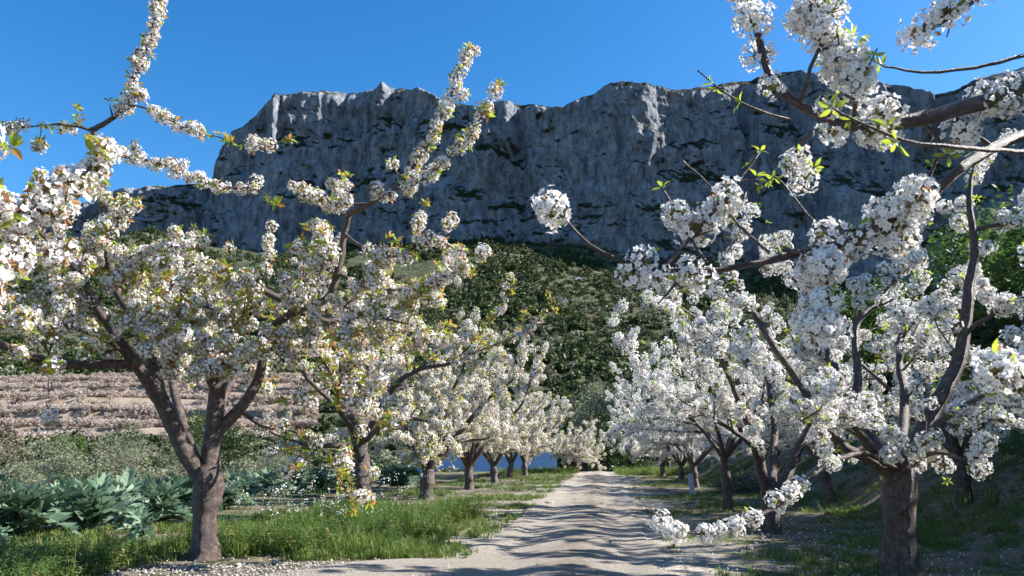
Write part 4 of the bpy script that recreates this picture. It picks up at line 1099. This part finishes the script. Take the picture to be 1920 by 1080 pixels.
# leafy green trees up the right bank
for i, (x, y, r, zc, lb) in enumerate(((11.5, 15.0, 2.7, 4.0, 'leafy green tree on the bank behind the stout banded cherry'), (14.5, 21.0, 3.2, 4.4, 'leafy green tree higher up the bank'),
                                       (12.5, 25.0, 3.0, 4.2, 'leafy green tree on the bank behind the V-forked cherry'), (13.0, 10.5, 2.6, 3.8, 'leafy green tree at the edge of the bank'),
                                       (13.5, 34.0, 3.4, 4.4, 'leafy green tree far along the bank'))):
    bush_tree('leafy_tree', on(x, y), r * .85, r * .72, zc * .72, 7500, .085, 46, M['lush' if i != 4 else 'evergreen'], lb, 'tree', 'green trees on the right bank', 400 + i, .5, .14)

GB = 'dark shrubs added along the right bank for their shade'
rgh = np.random.default_rng(61)
for i in range(17):  # hedge added to throw shade over the bank and right verge
    y = -3 + i * 3.1 + rgh.uniform(-.5, .5); u0 = 11.0 + rgh.uniform(-.6, .9); x = -.45 + .12 * y + u0; r = rgh.uniform(1.6, 2.0)
    bush_tree('shade_shrub', on(x, y), r, r * .8, r * .8, 3000, .12, 24, M['evergreen'], 'dense dark evergreen shrub added on the right bank to cast shade', 'shrub', GB, 420 + i, .55, .08, 2)

# ------------------------------------------------------------------ cardoons
def cardoon_leaf(seed):
    rng = random.Random(seed); mb = MB(); n = 9; L = 1.0
    def spine(t):
        return Vector((t * L * .80, 0, .52 * t * L - .60 * t * t * L + .05 * math.sin(t * 5)))
    prev = None
    for i in range(n + 1):
        t = i / n; w = .012 * (1 - t) + .003; c = spine(t); cur = (c + Vector((0, w, .008)), c + Vector((0, -w, .008)))
        if prev: mb.poly([prev[0], cur[0], cur[1], prev[1]], 1)
        prev = cur
    for sgn in (-1, 1):
        for i in range(1, n):
            t = i / n; c0 = spine(t - .045); c1 = spine(t + .055)
            wd = .27 * math.sin(min(1, t * 1.05 + .12) * math.pi * .93) * rng.uniform(.8, 1.15); fw = .12 * rng.uniform(.6, 1.3)
            lift = .10 * wd / .27 * rng.uniform(-.4, 1.2)
            tip = (c0 + c1) * .5 + Vector((fw, sgn * wd, lift - .12 * wd))
            m1 = c1 + Vector((fw * .5, sgn * wd * .50, lift * .9)); m0 = c0 + Vector((fw * .3, sgn * wd * .55, lift * .8))
            m2 = c1 + Vector((fw * 1.1, sgn * wd * .62, lift * .6)); n0 = c0 + Vector((fw * -.15, sgn * wd * .70, lift * .5))
            mb.poly([c0, c1, m1, m0], 0); mb.poly([m0, m1, tip], 0); mb.poly([m1, c1 + Vector((.02, sgn * .02, 0)), m2], 0); mb.poly([m0, n0, c0 + Vector((0, sgn * wd * .3, 0))], 0)
    c0 = spine(.93); mb.poly([c0 + Vector((0, .05, .02)), spine(1) + Vector((.10, 0, -.05)), c0 - Vector((0, .05, -.02))], 0)
    return mb.mesh('leaf', [M['cardoon'], M['cardoon_rib']])
CL = [cardoon_leaf(500 + i) for i in range(4)]
GC = 'cardoon plants left of the road'
rng = random.Random(9)
for i, (pxx, pyy, s) in enumerate(((-40, 985, 1.0), (30, 1010, 1.05), (100, 990, 1.1), (60, 960, 1.05), (165, 1000, 1.0), (150, 955, 1.05), (225, 975, 1.0), (262, 1012, .6), (300, 985, .95), (335, 960, .95), (270, 948, .95), (10, 945, 1.0), (-60, 1015, 1.0), (420, 955, .8),
                                   (455, 935, .95), (500, 930, 1.05), (550, 925, 1.1), (600, 930, 1.05), (640, 922, .95), (530, 912, 1.1), (590, 908, 1.0), (745, 915, 1.1), (720, 905, 1.0), (770, 902, .9))):
    p = gp(pxx, pyy)
    lab = ('silvery blue-green cardoon clump with jagged arching leaves left of the large forked cherry' if i < 13 else
           'shaded cardoon clump with jagged blue-green leaves behind the lush grass' if i > 13 else 'cardoon with broad pale leaves just behind the forked cherry trunk')
    if i == 7: lab = 'small pale cardoon spreading low in front of the larger clumps'
    e = empty('cardoon_plant', p); tag(e, lab, 'cardoon', GC if i not in (7, 13) else None)
    n = 16 if s > .7 else 11
    for q in range(n):
        a = q * 2.4 + rng.uniform(-.3, .3); tilt = rng.uniform(-.9, .05) if q % 3 else rng.uniform(-1.3, -.8)
        link('leaf', CL[rng.randrange(4)], e, (0, 0, .02), (rng.uniform(-.5, .5), tilt, a), s * rng.uniform(.85, 1.3))

# ------------------------------------------------------------------ grass, wildflowers, petals, stones
def tuft(seed, n, hgt, spread, mats, lean=.5, w=.006):
    rng = random.Random(seed); mb = MB()
    for k in range(n):
        a = rng.uniform(0, 6.28); r = spread * math.sqrt(rng.random()); b = Vector((math.cos(a) * r, math.sin(a) * r, -.02))
        h_ = hgt * rng.uniform(.5, 1.15); l = rng.uniform(.1, lean) * h_; a2 = a + rng.uniform(-1, 1); d = Vector((math.cos(a2), math.sin(a2), 0)); sd = Vector((-d.y, d.x, 0)) * w * rng.uniform(.7, 1.3)
        p1 = b + d * l * .35 + Vector((0, 0, h_ * .6)); p2 = b + d * l * 1.2 + Vector((0, 0, h_ * .95)); m = rng.randrange(len(mats)) if rng.random() < .25 else 0
        mb.poly([b - sd, b + sd, p1 + sd * .8, p1 - sd * .8], m); mb.poly([p1 - sd * .8, p1 + sd * .8, p2], m)
    return mb.mesh('tuft', [M[x] for x in mats])
def weedm(seed, n, hgt):
    rng = random.Random(seed); mb = MB()
    for k in range(n):
        a = rng.uniform(0, 6.28); el = rng.uniform(.2, 1.3); d = Vector((math.cos(a) * math.cos(el), math.sin(a) * math.cos(el), math.sin(el)))
        b = Vector((rng.uniform(-.05, .05), rng.uniform(-.05, .05), rng.uniform(0, hgt * .5)))
        leaf_faces(mb, b, d, Vector((0, 0, 1.01)), hgt * rng.uniform(.4, .8), hgt * .18, 0, .3)
    return mb.mesh('weed', [M['weed']])
def tallweed(seed):
    rng = random.Random(seed); mb = MB()
    for k in range(7):
        a = rng.uniform(0, 6.28); b = Vector((math.cos(a) * rng.uniform(0, .12), math.sin(a) * rng.uniform(0, .12), 0)); d = Vector((rng.gauss(0, .25), rng.gauss(0, .25), 1)).normalized(); L = rng.uniform(.18, .42)
        sd = Vector((.0022, .001, 0)); e_ = b + d * L; m = 1 if rng.random() < .3 else 0
        mb.poly([b - sd, b + sd, e_ + sd * .5, e_ - sd * .5], m)
        for q in range(9):
            t_ = rng.uniform(.1, 1); leaf_faces(mb, b + d * L * t_, Vector((rng.gauss(0, 1), rng.gauss(0, 1), .5)), Vector((0, 0, 1.01)), rng.uniform(.03, .07), .016, m, .3)
    return mb.mesh('tallweed', [M['weed'], M['grass_dry']])
GT = tset('grs', [tuft(600, 26, .13, .10, ['grass', 'grass_dry']), tuft(601, 26, .20, .11, ['grass', 'grass_dry'], .7), tuft(602, 30, .30, .15, ['grass', 'weed', 'grass_dry'], 1.0, .006), tuft(603, 18, .12, .12, ['grass_dry', 'grass']), weedm(604, 22, .10), tallweed(605)])
def vi(k): return k
rg = np.random.default_rng(77)
P_, S_, V_ = [], [], []
def sow(n, fx, kinds, smin, smax, thresh, fscale=.6, seed=0, power=1.0):
    x, y = fx(n); f = fbm(x * fscale, y * fscale, octv=3, seed=seed)
    k = f + rg.uniform(-.18, .18, n) > thresh
    x, y = x[k], y[k]; P_.append(np.stack([x, y, gz(x, y)], 1)); S_.append(rg.uniform(smin, smax, len(x)) * (1 + .35 * np.clip(f[k], -.5, 1)))
    V_.append(vi(np.array(kinds)[rg.integers(0, len(kinds), len(x))]))
def lane(u0, u1, y0, y1, pw=1.5):
    def f(n):
        y = y0 + (y1 - y0) * rg.uniform(0, 1, n) ** pw; return -0.45 + .12 * y + rg.uniform(u0, u1, n), y
    return f
sow(9500, lane(-6.5, -1.25, 9.5, 52), [0, 0, 3, 4, 1], .4, 1.0, .05, .7, 81)       # left verge
sow(1800, lane(-3.3, -1.9, 9.3, 14.0, 1.0), [0, 1, 4, 4, 3], .4, 1.0, .12, 1.0, 89)
sow(2600, lane(-5.0, -2.2, 9.6, 15.5, 1.0), [1, 2, 4, 5, 5, 3, 5], .35, 1.45, .04, 1.3, 82)  # lush patch
sow(2500, lane(-10.5, -4.5, 8.0, 14, 1.0), [3, 4, 0, 3, 4], .6, 1.2, .02, .6, 83)      # under the cardoons
sow(2600, lane(-8.5, -4.9, 5.9, 9.2, 1.0), [4, 5, 4, 3], .5, 1.1, .0, .8, 84)       # near left corner
sow(6500, lane(1.3, 6.0, 5.5, 52, 1.4), [0, 0, 4, 3], .45, .9, .08, .55, 85)        # right verge
sow(5000, lane(4.5, 16, 6, 48, 1.3), [0, 1, 3, 4], .7, 1.3, -.05, .4, 86)             # bank
sow(1500, lane(-.42, .40, 6.5, 46, 1.6), [0, 3, 4, 0], .25, .62, .04, .9, 87)             # middle of the road
sow(3500, lane(-6, 6, 44, 58, 1.0), [0, 1, 2, 3], .9, 1.5, -.1, .4, 88)              # crest
P_, S_, V_ = np.concatenate(P_), np.concatenate(S_), np.concatenate(V_)
u = lateral(P_[:, 0], P_[:, 1]); k = ~((np.abs(u) < 1.2) & (P_[:, 1] > 40)) | (P_[:, 1] > 53)
P_, S_, V_ = P_[k], S_[k], V_[k]
r_ = np.stack([rg.uniform(-.15, .15, len(P_)), rg.uniform(-.15, .15, len(P_)), rg.uniform(0, 6.28, len(P_))], 1)
scatter('grass', P_, r_, S_, V_, GT, None, 'short green grass and weeds covering the orchard floor and verges', 'grass')

# fallen petals
mb = MB(); mb.poly([(-.008, -.006, 0), (.008, -.007, .003), (.010, .006, .002), (0, .010, .006), (-.010, .005, 0)])
pt = template('pet', mb.mesh('pet', [M['petal']]))
n = 9000; y = 6 + 40 * rg.uniform(0, 1, n) ** 1.7; uu = np.where(rg.uniform(0, 1, n) < .62, rg.normal(-3.4, 1.5, n), rg.normal(3.6, 1.5, n)); x = -0.45 + .12 * y + uu
P_ = np.stack([x, y, gz(x, y) + .012], 1); k = np.abs(uu) > 1.3; P_ = P_[k]
scatter('fallen_petals', P_, rg.normal(0, .5, (len(P_), 3)), rg.uniform(.7, 1.25, len(P_)), np.zeros(len(P_)), [pt], None, 'white fallen petals strewn over the ground beneath the cherry trees', 'petals')

# loose stones at the road's edge
def pebble(seed):
    rng = random.Random(seed); import bmesh
    bm = bmesh.new(); bmesh.ops.create_icosphere(bm, subdivisions=1, radius=1)
    for v in bm.verts: v.co *= rng.uniform(.7, 1.15); v.co.z *= .62
    me = bpy.data.meshes.new('stone'); bm.to_mesh(me); bm.free(); me.materials.append(M['stone']); return me
PB = [pebble(i) for i in range(4)]
n = 9500; y = 5.8 + 34 * rg.uniform(0, 1, n) ** 2.0; uu = np.where(rg.uniform(0, 1, n) < .6, rg.uniform(-4.6, -1.1, n), rg.uniform(-1.3, 3.4, n)); x = -0.45 + .12 * y + uu
y[:3200] = rg.uniform(6.4, 9.0, 3200); x[:3200] = -0.45 + .12 * y[:3200] + rg.uniform(-5.0, -1.2, 3200)
scatter('gravel', np.stack([x, y, gz(x, y) + .018], 1), rg.uniform(0, 6.28, (n, 3)) * np.array([.1, .1, 1]), .006 + .020 * rg.uniform(0, 1, n) ** 2.5, rg.integers(0, 4, n), tset('peb', PB), None, 'pale gravel and small stones strewn along the dirt road', 'gravel')
for i, (pxx, pyy, s) in enumerate(((112, 1068, .05), (445, 1062, .05), (520, 1058, .06), (600, 1068, .05), (690, 1062, .045), (790, 985, .06), (805, 1042, .06), (1030, 945, .10), (850, 1010, .05), (330, 1066, .045))):
    p = gp(pxx, pyy)
    tag(link('stone', PB[i % 4], None, (p[0], p[1], p[2] + s * .35), (0, 0, i * 1.3), (s * 1.25, s, s * .8)), 'loose pale limestone lump lying on the dirt beside the road', 'stone', 'loose stones beside the road')

RB = []
for i in range(3):
    q = pebble(40 + i); q.materials[0] = M['rock']; RB.append(q)
n = 420; y = rg.uniform(170, 600, n); x = rg.uniform(-.75, .8, n) * y; k = fbm(x / 50, y / 30, octv=3, seed=91) > .05; x, y = x[k], y[k]
scatter('hillside_rocks', np.stack([x, y, gz(x, y) + .3], 1), rg.uniform(0, 6.28, (len(x), 3)) * np.array([.1, .1, 1]), rg.uniform(1.0, 4.2, (len(x), 1)) * np.array([1.3, .8, 1.0]), rg.integers(0, 3, len(x)), tset('rk', RB), None, 'grey limestone outcrops scattered over the scrubby slope', 'rocks')

# white wildflowers on thin stems
def wildflower(seed):
    rng = random.Random(seed); st, fl = MB(), MB()
    for k in range(rng.randint(3, 5)):
        a = rng.uniform(0, 6.28); ln = rng.uniform(.35, .75); b = Vector((0, 0, 0)); d = Vector((math.cos(a) * .35, math.sin(a) * .35, 1)).normalized(); sd = Vector((.0025, .0015, 0))
        for q in range(4):
            e_ = b + d * ln / 4; st.poly([b - sd, b + sd, e_ + sd, e_ - sd], 0); sd2 = Vector((-sd.y, sd.x, 0)); st.poly([b - sd2, b + sd2, e_ + sd2, e_ - sd2], 0)
            d = (d + Vector((rng.uniform(-.2, .2), rng.uniform(-.2, .2), .05))).normalized(); b = e_
            if q < 3: leaf_faces(st, b, Vector((rng.gauss(0, 1), rng.gauss(0, 1), .4)), Vector((0, 0, 1.02)), .06, .02, 0)
        for q in range(9):
            c = b + Vector((rng.gauss(0, .022), rng.gauss(0, .022), rng.gauss(-.01, .03))); flower(fl, c, (c - b) + Vector((0, 0, .03)), .011, rng, 0, False)
    return st.mesh('stem', [M['weed']]), fl.mesh('flower_head', [M['petal'], M['calyx']])
WF = [wildflower(700 + i) for i in range(5)]
spots = [(430, 1000), (455, 985), (470, 960), (490, 1000), (505, 975), (520, 990), (540, 965), (555, 1005), (570, 985), (590, 970), (600, 1000), (618, 990), (640, 975), (655, 1000), (670, 985), (585, 1015), (530, 1015), (480, 1020), (700, 1010), (720, 1000), (445, 960), (620, 1020), (560, 950), (510, 950), (760, 975)]
for i, (pxx, pyy) in enumerate(spots):
    p = gp(pxx, pyy); e = empty('wildflower', p); e.rotation_euler = (0, 0, i * 1.1)
    tag(e, 'spindly wildflower with tiny white flower heads in the lush grass', 'wildflower', 'white wildflowers in the lush grass')
    s, f_ = WF[i % 5]; k = 1.0 + .45 * ((i * 7) % 5) / 4; link('stem', s, e, scl=k); link('flower_head', f_, e, scl=k)
for i, (pxx, pyy) in enumerate(((1400, 1095), (1290, 1085), (1405, 1075))):
    p = gp(pxx, pyy); e = empty('wildflower', p); tag(e, 'spindly white wildflower in the dark grass right of the road', 'wildflower', 'white wildflowers right of the road')
    s, f_ = WF[(i + 2) % 5]; link('stem', s, e, scl=.6); link('flower_head', f_, e, scl=.6)

# ------------------------------------------------------------------ small things
def rope(name, pts, r, material, label, cat, sides=8):
    P, Rr = catmull(pts, [r] * len(pts), .06); V, Fc, uv = tube([(P, Rr)], sides)
    return tag(link(name, mk(name, V, Fc, material, uv=uv, smooth=True)), label, cat)
hp_ = []
for a, b_ in ((120, 1068), (190, 1058), (250, 1052), (310, 1047), (360, 1040), (420, 1041), (460, 1038), (520, 1033)):
    p = gp(a, b_); hp_.append(p + (0, 0, .02))
rope('irrigation_hose', hp_, .014, M['pipe'], 'thin dark irrigation hose lying on the ground at the forked cherry trunk', 'hose')

p = gp(1299, 930); e = empty('tree_guard', p); tag(e, 'pale grey-pink plastic tree guard tube standing on the right verge', 'tree guard')
def tubeshell(r, h_, th, lean):
    n = 14; V, Q = [], []
    for (z, rr) in ((-.05, r), (h_, r), (h_, r - th), (-.05, r - th)):
        for k in range(n): V.append((math.cos(k / n * 6.283) * rr + lean * z, math.sin(k / n * 6.283) * rr, z))
    for a in range(3):
        for k in range(n): Q.append((a * n + k, a * n + (k + 1) % n, (a + 1) * n + (k + 1) % n, (a + 1) * n + k))
    return mk('sleeve', V, Q, M['guard'], smooth=True)
link('sleeve', tubeshell(.085, .66, .008, -.06), e)
P, Rr = catmull([(0, 0, -.1), (-.01, 0, .5), (-.06, .0, .85), (-.1, .02, 1.1)], [.018, .016, .012, .006]); V, Fc, uv = tube([(P, Rr)], 6)
link('sapling_stem', mk('sapling_stem', V, Fc, M['bark'], uv=uv, smooth=True), e)

# heap of cut branches on the right verge
rgb = np.random.default_rng(5); c0 = gp(1400, 925); br = []
for k in range(110):
    a = rgb.uniform(0, 3.14); L = rgb.uniform(.6, 1.9); o_ = np.array([rgb.normal(0, .65), rgb.normal(0, .45), abs(rgb.normal(.22, .16))]); d = np.array([math.cos(a), math.sin(a) * .7, rgb.normal(0, .22)])
    q = c0 + o_; br.append(catmull([q - d * L / 2, q + rgb.normal(0, .06, 3), q + d * L / 2], [rgb.uniform(.006, .016), .008, .003], .2))
V, Fc, uv = tube(br, 4)
tag(link('brush_pile', mk('brush_pile', V, Fc, M['old_wood'], uv=uv)), 'heap of dark cut branches lying beside the V-forked cherry', 'brush pile')

# blue wall seen between the trunks of the left row
def box(x0, x1, y0, y1, z0, z1):
    V = [(x, y, z) for x in (x0, x1) for y in (y0, y1) for z in (z0, z1)]
    return V, [(0, 1, 3, 2), (4, 6, 7, 5), (0, 4, 5, 1), (2, 3, 7, 6), (0, 2, 6, 4), (1, 5, 7, 3)]
e = empty('reservoir_wall', (-1.2, 58, -1.2)); tag(e, 'plain blue wall standing in shade behind the trunks of the left row', 'wall')
V, Q = box(-6.2, 4.6, 0, .3, -2.0, 3.2); link('wall_face', mk('wall_face', V, Q, M['blue_wall']), e)
V, Q = box(-6.3, 4.7, -.06, .36, 3.203, 3.34); link('coping', mk('coping', V, Q, M['wall_stone']), e)
print('TREES', STAT)
